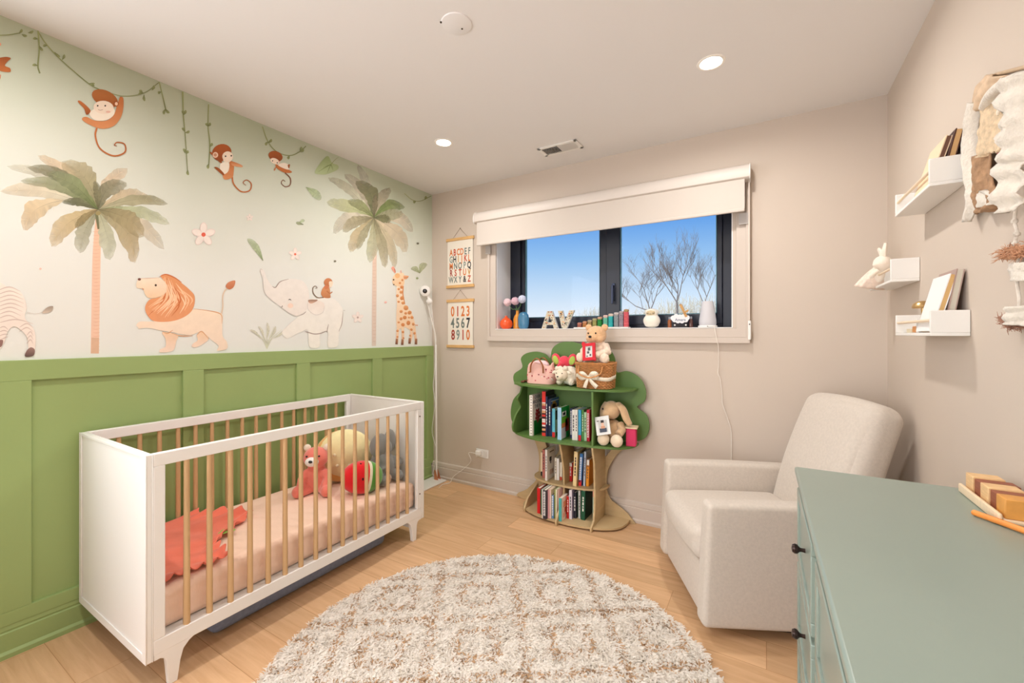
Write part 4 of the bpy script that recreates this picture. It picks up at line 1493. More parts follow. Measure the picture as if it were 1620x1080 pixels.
b = MB(); b.box((-.836, 2.880, Z2 + .121), (-.752, 2.970, Z2 + .131), RZ(8)); part(b, 'paper_top', mat('cream_card', (236, 214, 176), .7), t, bevel=.001)

# ================================================================== ON THE WINDOW SILL
ZS = OPZ0 + 0.0055
YS = 3.135
def sx(u, y=YS): return ony(u, 520, y).x
# vases
t = thing('round_vase', 'small orange round vase at the left end of the window sill', 'vase', (sx(802), YS - .012, ZS))
b = MB(); b.lathe([(0, 0), (.030, 0), (.050, .018), (.057, .042), (.050, .068), (.028, .090), (.012, .100), (.011, .110), (.014, .113), (.009, .112), (.008, .100), (0, .098)], (sx(802), YS - .012, ZS), 36)
part(b, 'glazed_body', mat('orange_glaze', (240, 92, 40), .3, var=.05, vscale=12, spec=.5), t)
ax = sx(818.5, YS + .035); ay = YS + .035
t = thing('amber_vase', 'amber yellow bottle vase with pink and blue pompom flowers on the window sill', 'vase', (ax, ay, ZS))
b = MB(); b.lathe([(0, 0), (.034, 0), (.036, .01), (.035, .085), (.026, .112), (.013, .130), (.011, .155), (.015, .160), (.010, .160), (.008, .135), (0, .13)], (ax, ay, ZS), 32)
part(b, 'glass_body', mat('amber_glaze', (216, 138, 26), .15, spec=.6, coat=.5), t)
vx = sx(829); 
t = thing('blue_vase', 'blue oval ceramic vase right of the amber one on the window sill', 'vase', (vx, YS - .01, ZS))
b = MB(); b.lathe([(0, 0), (.030, 0), (.044, .012), (.050, .040), (.051, .085), (.044, .118), (.028, .136), (.010, .142), (.009, .136), (0, .13)], (vx, YS - .01, ZS), 32, sx=1.0, sy=.72)
part(b, 'glazed_body', mat('blue_glaze', (66, 124, 160), .25, var=.12, vscale=10, spec=.6), t)
for (u, v, col, lab) in ((803, 478, (236, 206, 210), 'blush pompom flower, leftmost in the amber vase'), (815, 476, (222, 184, 196), 'dusty pink pompom flower in the middle of the amber vase'), (826, 473, (214, 218, 238), 'pale blue pompom flower on the right of the amber vase')):
    p = ony(u, v, ay - .01)
    f = thing('pompom_flower', lab, 'flower', (ax, ay, ZS + .13), 'pompom flowers in the amber vase')
    b = MB(); b.tube(smooth_path([(ax, ay, ZS + .06), (ax + (p.x - ax) * .15, ay, ZS + .165), (ax + (p.x - ax) * .55, ay - .003, p.z - .06), tuple(p)], 6), .0022, 6)
    part(b, 'stem', mat('flower_stem', (96, 140, 70), .6), f)
    b = MB()
    rr = random.Random(u)
    for k in range(70):
        zc = 1 - 2 * (k + .5) / 70; a = k * 2.39996
        d = Vector((math.sqrt(1 - zc * zc) * math.cos(a), math.sqrt(1 - zc * zc) * math.sin(a), zc))
        b.ball(p + d * .030, (.011, .011, .004), 6, Vector((0, 0, 1)).rotation_difference((d + Vector((rr.uniform(-.4, .4), rr.uniform(-.4, .4), .3))).normalized()).to_matrix())
    b.ball(p, .028, 12)
    part(b, 'blossom', mat('blossom_%d' % u, col, .85, var=.08, vscale=60), f)

# letters A and V, covered in floral paper
def letter(ch, poly, x, lab, seed):
    t = thing('letter_' + ch.lower(), lab, 'letter', (x, YS, ZS))
    outer, hole = poly
    b = MB()
    th = .022
    y0 = YS - .011
    b.prism(outer, (x, y0, ZS), (1, 0, 0), (0, 0, 1), (0, 1, 0), th)
    o = part(b, 'letter_body', mat('white_letter_edge', (228, 224, 216), .6), t, smooth=0)
    # flower paper on the face
    b = MB()
    rr = random.Random(seed)
    b.paint((206, 196, 176))
    b.prism([(px, pz) for px, pz in outer], (x, y0 - .0006, ZS), (1, 0, 0), (0, 0, 1), (0, 1, 0), .0005)
    from_in = []
    def inside(px, pz):
        c = False
        n = len(outer)
        for i in range(n):
            x1, z1 = outer[i]; x2, z2 = outer[i - 1]
            if (z1 > pz) != (z2 > pz) and px < (x2 - x1) * (pz - z1) / (z2 - z1) + x1:
                c = not c
        return c
    k = 0
    while k < 130:
        px, pz = rr.uniform(-.08, .08), rr.uniform(0, .145)
        r = rr.uniform(.003, .0085)
        if all(inside(px + r * math.cos(a) * .9, pz + r * math.sin(a) * .9) for a in (0, 1.57, 3.14, 4.71)):
            b.paint(rr.choice([(58, 66, 56), (130, 62, 52), (200, 92, 74), (96, 124, 88), (226, 170, 110), (44, 46, 56), (236, 226, 206), (120, 128, 112), (180, 140, 90)]))
            b.lathe([(0, .0004), (r, .0003), (r, 0), (0, 0)], (x + px, y0 - .0008 - k * .000004, ZS + pz), 7, rot=RX(90), sx=1, sy=rr.uniform(.45, 1))
        k += 1
    part(b, 'floral_paper', vmat('print_ink', .5), o, smooth=0)
H = .143
apoly = [(-.078, 0), (-.040, 0), (-.031, .028), (-.006, .028), (.016, .028), (.024, 0), (.070, 0), (.024, H), (-.022, H)]
# the A's counter is cut by splitting the outline
aout = [(-.074, 0), (-.040, 0), (-.031, .030), (.029, .030), (.038, 0), (.074, 0), (.022, H), (-.022, H), (-.0225, H - .001), (-.003, .105), (.020, .052), (-.022, .052), (-.0035, .104), (-.0230, H - .0015)]
letter('A', (aout, None), sx(870.5), 'letter A covered in floral paper on the window sill', 3)
vout = [(-.018, 0), (.022, 0), (.088, H), (.045, H), (.008, .055), (-.012, H), (-.052, H)]
letter('V', (vout, None), sx(893), 'letter V covered in floral paper on the window sill', 4)

# ten rainbow peg towers on a white tray
tx0, tx1 = sx(911.5), sx(997)
t = thing('peg_tray', 'long white tray under the rainbow row of pegs on the window sill', 'tray', ((tx0 + tx1) / 2, YS - .02, ZS))
b = MB(); b.box((tx0, YS - .055, ZS), (tx1, YS + .015, ZS + .008)); part(b, 'tray_body', WHITE, t, bevel=.003)
pegs = [(917.5, 510, (150, 78, 60), 'brown'), (925.8, 508, (176, 112, 46), 'orange brown'), (933.6, 506, (150, 128, 76), 'khaki'), (941.4, 503.5, (148, 142, 74), 'olive'), (949.4, 501, (26, 132, 46), 'green'),
        (958.4, 498.3, (104, 186, 160), 'seafoam green'), (966.8, 496, (36, 176, 178), 'turquoise'), (975.5, 494, (146, 152, 156), 'light grey'), (983.4, 492, (150, 138, 148), 'mauve grey'), (991, 489, (214, 92, 100), 'pink red')]
for k, (u, v, c, nm) in enumerate(pegs):
    x = sx(u, YS - .02); y = YS - .02
    zt = ony(u, v, y).z
    z0 = ZS + .0085
    n = max(1, k + 1)
    pg = thing('stacking_peg', '%s toy tower, %s of the ten on the white tray' % (nm, ['smallest', 'second smallest', 'third smallest', 'fourth smallest', 'fifth smallest', 'fifth tallest', 'fourth tallest', 'third tallest', 'second tallest', 'tallest'][k]), 'toy', (x, y, z0), 'rainbow toy towers on the window sill')
    hcap = .021
    body_h = zt - z0 - hcap
    b = MB()
    step = body_h / n
    for i in range(n):
        za = z0 + i * step
        b.rbox((x - .0165, y - .0165, za + .0003), (x + .0165, y + .0165, za + step - .0003), .004, 3, 0, 1)
    part(b, 'stacked_cubes', mat('peg_' + nm.replace(' ', '_'), c, .45), pg)
    b = MB(); b.rbox((x - .017, y - .017, zt - hcap), (x + .017, y + .017, zt), .008, 3, 0, 1)
    cp = part(b, 'head', mat('peg_head_%d' % k, [(176, 110, 92), (190, 130, 90), (170, 150, 120), (170, 160, 110), (196, 160, 130), (226, 190, 180), (224, 200, 186), (200, 190, 188), (170, 160, 162), (170, 132, 90)][k], .5), pg)
    b = MB()
    for s in (-1, 1):
        b.ball((x + s * .006 - .001, y - .0172, zt - .009), (.0022, .001, .0022), 8)
    part(b, 'painted_eyes', mat('painted_black', (40, 30, 30), .5), cp)

# white owl lamp with sleeping face
owx = sx(1031)
t = thing('owl_night_light', 'cream white rounded night light with a sleeping animal face on the window sill', 'night light', (owx, YS, ZS))
SIL = mat('cream_silicone', (240, 234, 220), .45, sss=.2)
b = MB()
b.ball((owx, YS, ZS + .052), (.060, .046, .050), 24); b.ball((owx, YS - .002, ZS + .106), (.046, .040, .034), 22); b.ball((owx, YS, ZS + .022), (.05, .040, .02), 16)
for s in (-1, 1):
    b.ball((owx + s * .036, YS, ZS + .118), (.014, .012, .015), 10)
bd = part(b, 'body', SIL, t, remesh=.004, smooth=180)
b = MB(); b.ball((owx, YS - .021, ZS + .106), (.035, .022, .024), 20); fc = part(b, 'face', mat('tan_silicone', (206, 186, 148), .5), t)
for s in (-1, 1):
    b = MB(); b.tube(smooth_path([(owx + s * .013, YS - .041, ZS + .107), (owx + s * .019, YS - .0405, ZS + .102), (owx + s * .026, YS - .037, ZS + .107)], 4), .0013, 6); part(b, 'closed_eye', BLK, fc)
b = MB(); b.ball((owx - .001, YS - .0435, ZS + .099), (.003, .002, .002), 8); part(b, 'nose', BLK, fc)

# dark box with a cloud name sign hung in front, amber bottles at its ends
bx0, bx1 = sx(1063, YS + .03) + .008, sx(1091, YS + .03) - .010
b = MB(); b.box((bx0, YS + .012, ZS), (bx1, YS + .062, ZS + .058))
single(b, 'dark_box', mat('dark_brown_box', (44, 38, 42), .6), 'small dark box behind the cloud sign on the window sill', 'box', ((bx0 + bx1) / 2, YS + .03, ZS), bevel=.002)
for (u, lab, c) in ((1059.5, 'amber brown bottle left of the cloud sign', (150, 82, 40)), (1093.2, 'dark bottle with grey cap right of the cloud sign', (84, 50, 44))):
    x = sx(u, YS + .01)
    t = thing('small_bottle', lab, 'bottle', (x, YS + .01, ZS))
    b = MB(); b.lathe([(0, 0), (.0125, 0), (.0135, .004), (.0135, .048), (.009, .056), (.007, .06), (0, .06)], (x, YS + .01, ZS), 20); part(b, 'glass', mat('bottle_%d' % u, c, .15, spec=.6), t)
    b = MB(); b.lathe([(0, .06), (.008, .06), (.008, .076), (0, .077)], (x, YS + .01, ZS), 16); part(b, 'cap', mat('grey_cap', (150, 150, 156), .4), t)
cxs = sx(1076, YS - .015); cy = YS - .015
t = thing('cloud_sign', 'white cloud shaped name sign with a triangle hanger and wooden airplane clip', 'sign', (cxs, cy, ZS))
cl = []
for (x, z, r) in ((-.045, .055, .018), (-.026, .068, .016), (.0, .060, .02), (.024, .066, .017), (.045, .056, .017), (.036, .040, .016), (.012, .034, .017), (-.014, .034, .016), (-.036, .042, .016)):
    cl.append((x, z, r))
b = MB()
outl = []
for k in range(72):
    a = 2 * math.pi * k / 72
    d = (math.cos(a), math.sin(a))
    best = 0
    for (x, z, r) in cl:
        px, pz = x, z - .05
        bq = px * d[0] + pz * d[1]
        disc = bq * bq - (px * px + pz * pz - r * r)
        if disc > 0:
            best = max(best, bq + math.sqrt(disc))
    outl.append((d[0] * best, .05 + d[1] * best))
b.prism(outl, (cxs, cy - .004, ZS + .012), (1, 0, 0), (0, 0, 1), (0, 1, 0), .006)
co = part(b, 'cloud', mat('cloud_white', (232, 230, 232), .6), t, smooth=30)
b = MB(); b.text('Amara', frame((cxs + .002, cy - .0046, ZS + .054), (1, 0, 0), (0, 0, 1)), .026, .001, bold=.0003)
part(b, 'lettering', mat('slate_letters', (110, 120, 140), .6), co, smooth=0)
b = MB()
ap = (cxs, cy + .002, ZS + .168)
b.tube([(cxs - .047, cy + .002, ZS + .072), ap], .0012, 6); b.tube([(cxs + .040, cy + .002, ZS + .076), ap], .0012, 6)
part(b, 'hanging_cord', mat('grey_cord', (120, 116, 112), .8), t)
b = MB(); b.box((cxs + .014, cy - .009, ZS + .070), (cxs + .030, cy - .003, ZS + .165), RY(-24)); part(b, 'wood_stick', mat('honey_wood', (196, 148, 84), .5, var=.1, vscale=40), t, bevel=.001)
b = MB(); b.box((cxs + .026, cy - .016, ZS + .104), (cxs + .058, cy - .010, ZS + .116), RY(-30)); part(b, 'airplane_wing', mat('honey_wood', (196, 148, 84), .5), t, bevel=.001)
for k in (-1, 1):
    b = MB(); b.ball((cxs + k * .036 + .002, cy - .006, ZS + .018), .006, 10); part(b, 'hanging_bead', mat('bead_white', (238, 234, 228), .4), t)

# sound machine / humidifier with tapered shade
hx_ = sx(1119.5)
t = thing('humidifier', 'grey white tapered humidifier with a disc base at the right end of the window sill', 'humidifier', (hx_, YS, ZS))
b = MB(); b.lathe([(0, .014), (.050, .014), (.0535, .022), (.0535, .045), (.036, .170), (.033, .176), (0, .177)], (hx_, YS, ZS), 40); part(b, 'tank', mat('frosted_grey', (206, 204, 208), .5), t)
b = MB(); b.lathe([(0, 0), (.055, 0), (.060, .003), (.060, .010), (.055, .014), (0, .014)], (hx_, YS, ZS), 40); bs = part(b, 'base', WHITE, t)
b = MB(); b.tube([(hx_ + .006, YS - .058, ZS + .007), (hx_ + .006, YS - .062, ZS + .007)], .003, 10); part(b, 'button', mat('button_dark', (90, 84, 80), .4), bs)
pth = [(hx_ + .02, YS - .05, ZS + .006), (-.293, 3.06, ZS + .004), (-.288, 3.046, ZS - .012), (-.272, 3.036, 1.29), (-.266, 3.045, 1.26), (-.265, 3.058, 1.15), (-.270, 3.060, 1.09), (-.256, 3.058, 1.045), (-.246, 3.060, .95), (-.242, 3.060, .885), (-.215, 3.060, .80), (-.193, 3.060, .71), (-.192, 3.060, .53), (-.19, 3.060, .40)]
b = MB(); b.tube(smooth_path(pth, 5), .0026, 6); part(b, 'power_cord', mat('cord_white', (236, 228, 218), .5), t)

# ------------------------------------------------------------------ roller blind over the window
vx0, vx1 = -2.135, -0.100
t = thing('roller_blind', 'white roller blind with cassette pulled a third down over the window', 'blind', ((vx0 + vx1) / 2, 3.0, 2.3))
BL = mat('blind_fabric', (206, 196, 186), .85, bump=.1, bscale=500, spec=.2)
prof = [(3.05, 2.292), (2.960, 2.292), (2.950, 2.300), (2.945, 2.325), (2.950, 2.352), (2.963, 2.374), (2.985, 2.386), (3.05, 2.386)]
b = MB(); b.prism(prof, (vx0 - .012, 0, 0), (0, 1, 0), (0, 0, 1), (1, 0, 0), vx1 - vx0 + .024); part(b, 'cassette', mat('cassette_white', (214, 204, 195), .5), t, smooth=40)
for x in (vx0 - .016, vx1 + .012):
    b = MB(); b.prism([(3.05, 2.288), (2.956, 2.288), (2.944, 2.30), (2.940, 2.326), (2.946, 2.356), (2.96, 2.379), (2.984, 2.391), (3.05, 2.391)], (x, 0, 0), (0, 1, 0), (0, 0, 1), (1, 0, 0), .004); part(b, 'end_cap', WHITE, t, smooth=40)
b = MB(); b.box((vx0 + .012, 2.962, 2.112), (vx1 - .014, 2.9645, 2.293)); part(b, 'fabric', BL, t, smooth=0)
b = MB(); b.rbox((vx0 + .012, 2.956, 2.092), (vx1 - .014, 2.970, 2.114), .006, 3, 0, 1); part(b, 'bottom_bar', BL, t)
ch = []
b = MB()
for x in (vx1 + .004, vx1 + .012):
    pass
b.tube([(vx1 + .008, 3.0, 2.29), (vx1 + .009, 3.012, 1.9), (vx1 + .010, 3.022, 1.43)], .0028, 6)
part(b, 'bead_chain', mat('chain_white', (240, 226, 214), .4), t)
b = MB(); b.rbox((vx1 + .002, 3.012, 1.305), (vx1 + .019, 3.030, 1.425), .006, 3, 0, 1); tn = part(b, 'chain_tensioner', WHITE, t)
b = MB(); b.ball((vx1 + .0105, 3.010, 1.402), (.004, .003, .004), 8); part(b, 'screw', mat('dark_screw', (70, 60, 50), 0.4, 0.7), tn)
for x in (-2.060, -0.128):
    b = MB(); b.box((x - .020, 3.030, 2.03), (x + .030, 3.0395, 2.10)); part(b, 'shade_hem_clip', mat('clear_grey_bracket', (186, 180, 176), .4), t)

# ------------------------------------------------------------------ two hanging posters
CANVAS = mat('poster_canvas', (234, 226, 212), .85, bump=.15, bscale=400)
OAK = mat('poster_oak', (216, 172, 112), .5, var=.12, vscale=20, stretch=(1, 1, 8))
CR, CO, CY_, CG, CK, CT, CB = (190, 74, 44), (214, 120, 56), (196, 146, 66), (112, 122, 116), (38, 40, 46), (160, 62, 48), (134, 146, 140)
def poster(x0, x1, z0, z1, znail, label, rows, size, cat='poster'):
    xm = (x0 + x1) / 2
    t = thing('hanging_poster', label, cat, (xm, YB, (z0 + z1) / 2))
    y = YB - .008
    b = MB(); b.box((x0 + .012, y - .0015, z0 + .01), (x1 - .012, y, z1 - .01)); cv = part(b, 'canvas', CANVAS, t, smooth=0)
    for za in (z0, z1 - .026):
        b = MB(); b.box((x0, y - .009, za), (x1, y + .006, za + .026)); part(b, 'wood_hanger', OAK, t, bevel=.002)
    b = MB(); pk = (xm, y, znail)
    b.tube([(x0 + .075, y, z1), pk], .0012, 6); b.tube([(x1 - .075, y, z1), pk], .0012, 6); part(b, 'hanging_string', mat('string_tan', (150, 128, 100), .9), t)
    b = MB(); b.tube([(xm, y - .004, znail), (xm, YB, znail)], .0025, 8); part(b, 'nail', mat('nail', (120, 110, 100), .4, .8), t)
    b = MB()
    for (zr, xs, chars, cols, sz) in rows:
        for ch_, xx, cc in zip(chars, xs, cols):
            b.paint(cc)
            b.text(ch_, frame((xx, y - .0018, zr), (1, 0, 0), (0, 0, 1)), sz, .0004, bold=sz * .026, squeeze=.66)
    part(b, 'printed_letters', vmat('print_ink', .5), cv, smooth=0)
def row(z, chars, cols, sz, xa=-2.482, xb=-2.277):
    n = len(chars)
    return (z, [xa + (xb - xa) * i / (n - 1) for i in range(n)], chars, cols, sz)
poster(-2.537, -2.224, 1.762, 2.216, 2.300, 'alphabet poster with A to Z in earthy letters hung on wood rails, the upper poster', [
    row(2.083, 'ABCDEF', [CO, CR, CO, CO, CG, CG], .082), row(2.020, 'GHIJKL', [CB, CK, CY_, CO, CR, CO], .082), row(1.958, 'MNOPQ', [CO, CG, CG, CB, CK], .082),
    row(1.896, 'RSTUV', [CT, CR, CR, CO, CY_], .082), row(1.834, 'WXY&Z', [CG, CG, CG, CK, CR], .078)], .07)
poster(-2.533, -2.224, 1.217, 1.657, 1.738, 'number poster with 0 to 10 in earthy digits hung on wood rails, the lower poster', [
    row(1.543, '0123', [CO, CR, CO, CO], .125, -2.465, -2.290), row(1.437, '4567', [CG, CG, CG, CK], .125, -2.465, -2.290), row(1.330, '8910', [CT, CB, CR, CO], .125, -2.460, -2.290)], .1)

# ------------------------------------------------------------------ camera on its floor stand in the corner
t = thing('baby_monitor', 'white baby monitor camera on a tall slim floor stand in the corner', 'baby monitor', (-2.59, 2.93, 0))
b = MB(); b.box((-2.672, 2.715, .002), (-2.500, 3.020, .014)); part(b, 'base_plate', WHITE, t, bevel=.003)
b = MB(); b.tube([(-2.592, 2.985, .014), (-2.600, 2.985, 1.244)], .0085, 12); part(b, 'pole', WHITE, t)
b = MB(); b.tube(smooth_path([(-2.600, 2.985, 1.244), (-2.603, 2.985, 1.31), (-2.622, 2.98, 1.40), (-2.655, 2.97, 1.52), (-2.668, 2.96, 1.60), (-2.668, 2.95, 1.655)], 6), .0055, 10); part(b, 'gooseneck', mat('gooseneck_white', (226, 222, 214), .4), t)
for dy in (-.03, .03):
    b = MB(); b.prism([(0, 0), (.045, 0), (.012, .085), (0, .085)], (-2.592 - .012, 2.985 + dy * .6, .014), (1, 0, 0), (0, 0, 1), (0, 1, 0), .004); part(b, 'base_bracket', mat('copper_bracket', (214, 140, 104), .35, .5), t)
hd = Vector((-2.672, 2.925, 1.735))
dirv = (EYE + Vector((-.9, -.2, -.2)) - hd).normalized()
Rm = Vector((0, 0, 1)).rotation_difference(dirv).to_matrix()
b = MB(); b.lathe([(0, -.034), (.024, -.032), (.042, -.016), (.050, .004), (.046, .016), (.034, .022), (0, .022)], hd, 32, rot=Rm); hh = part(b, 'camera_head', WHITE, t)
b = MB(); b.lathe([(0, .0235), (.020, .0225), (.025, .020), (.026, .016), (0, .016)], hd, 28, rot=Rm); part(b, 'lens', mat('lens_black', (12, 12, 14), .1, spec=.7), hh)
b = MB(); b.tube([(-2.668, 2.945, 1.715), (-2.660, 2.955, 1.675), (-2.655, 2.955, 1.65)], [.012, .013, .014], 12); b.ball((-2.652, 2.955, 1.640), (.034, .022, .026), 16); part(b, 'camera_mount', WHITE, t)
cp = smooth_path([(-2.655, 2.985, 1.62), (-2.648, 3.0, 1.48), (-2.63, 3.01, 1.25), (-2.635, 3.01, 1.02), (-2.655, 3.01, .86), (-2.63, 3.01, .70), (-2.655, 3.01, .55), (-2.665, 3.01, .42), (-2.62, 3.01, .28), (-2.62, 3.0, .16), (-2.64, 2.99, .05), (-2.61, 3.01, .018)], 7)
b = MB(); b.tube(cp, .0026, 6); part(b, 'power_cable', WHITE, t)

# ================================================================== GLIDER ARMCHAIR
LINEN = mat('oatmeal_linen', (211, 200, 188), 0.9, var=.05, vscale=90, bump=.35, bscale=420, sheen=.25, spec=.2)
AO = Vector((-.228, 2.02, 0))
AE1 = Vector((math.cos(math.radians(116.5)), math.sin(math.radians(116.5)), 0))
AE2 = Vector((AE1.y, -AE1.x, 0))
chair = thing('armchair', 'oatmeal linen upholstered glider armchair in the window corner', 'armchair', tuple(AO + AE1 * .36 + AE2 * .40))
def to_chair(mb):
    mb.v = [tuple(AO + AE1 * p[0] + AE2 * p[1] + Vector((0, 0, p[2]))) for p in mb.v]
    mb.f = [tuple(reversed(f)) for f in mb.f]
    return mb
AW = .72
def arm(s0, s1):
    b = MB()
    # outline of the arm's side: flat top, front edge leaning slightly, soft corners
    b.rbox((s0, 0, .052), (s1, .80, .598), .026, 5, 0, 6)
    out = []
    for (s, t, z) in b.v:
        lean = .028 * (z / .6)
        t2 = t + lean * (1 - t / .8) - .012
        z2 = z - .030 * max(0, (t - .35)) * (z / .6)
        out.append((s, t2, z2))
    b.v = out
    part(to_chair(b), 'arm', LINEN, chair, smooth=60, sub=1)
arm(0, .098)
arm(AW - .098, AW)
b = MB(); b.rbox((.094, .012, .052), (AW - .094, .72, .292), .02, 4, 0, 6); part(to_chair(b), 'seat_base', LINEN, chair, smooth=60)
b = MB(); b.rbox((.101, -.008, .293), (AW - .101, .60, .452), .045, 5, .022, 10); part(to_chair(b), 'seat_cushion', LINEN, chair, smooth=180, sub=1)
b = MB()
out = []
b.rbox((.101, 0, 0), (AW - .101, .165, .72), .06, 6, .018, 12)
la = math.radians(18)
for (s, t, z) in b.v:
    bow = .02 * math.sin(math.pi * min(1, z / .72))
    t2 = t - bow * (1 - t / .165)
    out.append((s, .555 + t2 * math.cos(la) + z * math.sin(la), .345 + z * math.cos(la) - t2 * math.sin(la)))
b.v = out
part(to_chair(b), 'backrest', LINEN, chair, smooth=180, sub=1)
b = MB()
b.rbox((.06, .66, .054), (AW - .06, .84, .60), .04, 4, 0, 4); part(to_chair(b), 'rear_panel', LINEN, chair, smooth=60)
b = MB()
c = AO + AE1 * .36 + AE2 * .40
b.lathe([(0, 0), (.27, 0), (.27, .02), (.20, .03), (.10, .036), (.10, .06), (0, .06)], tuple(c), 40)
part(b, 'swivel_base', mat('swivel_black', (40, 36, 34), .5), chair, smooth=40)

# ================================================================== GREEN DRESSER beside the camera
DR = mat('dresser_sage_green', (140, 154, 144), .33, spec=.5, coat=.15, var=.03, vscale=3)
DZ, DX0, DX1, DY0, DY1 = .90, .081, .556, .46, 1.702
dr = thing('dresser', 'sage green dresser with dark knobs in the right foreground', 'dresser', (DX0, DY1, 0))
b = MB(); b.box((DX0, DY0, DZ - .022), (DX1, DY1, DZ)); part(b, 'top', DR, dr, bevel=.006, seg=4)
fxx = DX0 + .014
b = MB(); b.box((fxx + .004, DY0 + .012, .07), (DX1 - .031, DY1 - .012, DZ - .0225))
body = part(b, 'carcass', DR, dr, bevel=.004)
b = MB()
b.box((fxx - .001, DY0 + .012, DZ - .040), (fxx + .004, DY1 - .012, DZ - .023))
b.box((fxx - .001, DY1 - .045, .07), (fxx + .004, DY1 - .012, DZ - .0405)).box((fxx - .001, DY0 + .012, .07), (fxx + .004, DY0 + .045, DZ - .0405))
part(b, 'face_frame', DR, dr, bevel=.002)
KN = mat('knob_dark_bronze', (58, 44, 40), .3, .7)
knob0 = None
dm = None
for (ya, yb) in ((1.225, DY1 - .047), (.520, 1.135)):
    for k in range(3):
        z1 = .846 - k * .240
        z0 = z1 - .222
        b = MB()
        fr = .032
        b.box((fxx - .010, ya, z0), (fxx + .0035, yb, z0 + fr)).box((fxx - .010, ya, z1 - fr), (fxx + .0035, yb, z1))
        b.box((fxx - .010, ya, z0 + fr), (fxx + .0035, ya + fr, z1 - fr)).box((fxx - .010, yb - fr, z0 + fr), (fxx + .0035, yb, z1 - fr))
        b.box((fxx - .004, ya + fr, z0 + fr), (fxx + .0035, yb - fr, z1 - fr))
        d = part(b, 'drawer', DR, dr, bevel=.0025)
        for yk in ((ya + yb) / 2,):
            c = Vector((fxx - .003, yk, (z0 + z1) / 2))
            kb = MB(); kb.lathe([(.006, 0), (.005, .010), (.006, .014), (.0125, .020), (.0135, .026), (.010, .032), (0, .034)], c, 20, rot=RY(-90))
            part(kb, 'knob', KN, d)
b = MB(); b.box((fxx + .02, DY0 + .03, 0), (DX1 - .04, DY1 - .03, .07)); part(b, 'plinth', DR, dr)
dr.rotation_euler.z = math.radians(.55)

# wooden block stand on the dresser against the wall
DT = DZ + .0005
PALE = mat('pale_maple', (236, 212, 178), .5, var=.06, vscale=30, stretch=(1, 8, 1))
NAT = mat('natural_block_wood', (230, 190, 138), .5, var=.1, vscale=30, stretch=(1, 1, 6))
WAL = mat('walnut_block_wood', (150, 84, 58), .5, var=.14, vscale=30, stretch=(1, 1, 6))
t = thing('block_rack', 'pale wooden rack holding a row of wood blocks on the dresser against the wall', 'toy rack', (.50, 1.5, DT))
b = MB(); b.rbox((.470, 1.425, DT), (.552, 1.665, DT + .012), .005, 3, 0, 1); part(b, 'rack_board', PALE, t)
b = MB(); b.rbox((.461, 1.425, DT), (.4695, 1.665, DT + .024), .004, 3, 0, 1); part(b, 'front_lip', PALE, t)
names = ['natural', 'walnut', 'natural', 'walnut', 'honey']
for i in range(5):
    m = NAT if i % 2 == 0 else WAL
    if i == 4:
        m = mat('honey_block_wood', (222, 158, 78), .5, var=.1, vscale=30)
    y1 = 1.657 - i * .0455
    sh = (.0, .012, .002, .014, .0, .01)[i]
    lab = ['pale wood block at the far end of the rack on the dresser', 'walnut brown block, second from the far end of the rack', 'pale wood block in the middle of the rack, third from the far end', 'walnut brown block, fourth from the far end of the rack', 'honey coloured block at the near end of the rack'][i]
    bb = MB(); bb.box((.474 + sh * .3, y1 - .0447, DT + .0125), (.536 + sh, y1, DT + .058 - sh * .3))
    single(bb, 'wood_block', m, lab, 'block', (.505, y1 - .026, DT + .0125), 'wood blocks on the dresser rack', bevel=.002)
p0, p1 = Vector((.430, 1.462, DT + .0075)), Vector((.512, 1.345, DT + .0075))
b = MB(); b.tube([p0, p0 + (p1 - p0) * .02, p1 - (p1 - p0) * .02, p1], [.004, .0068, .0068, .004], 14)
single(b, 'wooden_stick', mat('orange_stick', (236, 146, 66), .45, var=.08, vscale=30), 'orange wooden stick lying in front of the block rack on the dresser', 'stick', tuple(p0), smooth=40)

# ================================================================== RIGHT WALL: spice-rack shelves and hanging
def wshelf(label, y0, y1, z0, h, d=.098):
    t = thing('wall_shelf', label, 'shelf', (XR, (y0 + y1) / 2, z0), 'white ledge shelves on the right wall')
    tk = .011
    x0 = XR - d
    b = MB(); b.box((x0, y0, z0), (XR - .001, y1, z0 + tk)); part(b, 'bottom_board', WHITE, t, bevel=.002)
    for (ya, yb) in ((y0, y0 + tk), (y1 - tk, y1)):
        b = MB(); b.box((x0, ya, z0 + tk), (XR - .001, yb, z0 + h)); part(b, 'side_panel', WHITE, t, bevel=.002)
    b = MB(); b.box((XR - .010, y0 + tk, z0 + tk), (XR - .001, y1 - tk, z0 + h * .8)); part(b, 'back_board', WHITE, t, bevel=.002)
    b = MB(); b.tube([(x0 + .008, y0 + tk, z0 + h * .62), (x0 + .008, y1 - tk, z0 + h * .62)], .0055, 12); part(b, 'front_rod', mat('blond_rod', (236, 214, 186), .5), t)
    for yy in (y0 + .07, y1 - .07):
        pass
    return t
wshelf('white ledge shelf high on the right wall holding leaning books', 1.964, 2.410, 1.842, .093)
wshelf('white ledge shelf farthest along the right wall holding a bunny', 2.487, 2.930, 1.572, .102)
wshelf('white ledge shelf lowest on the right wall holding a gold mushroom', 1.954, 2.405, 1.334, .086)

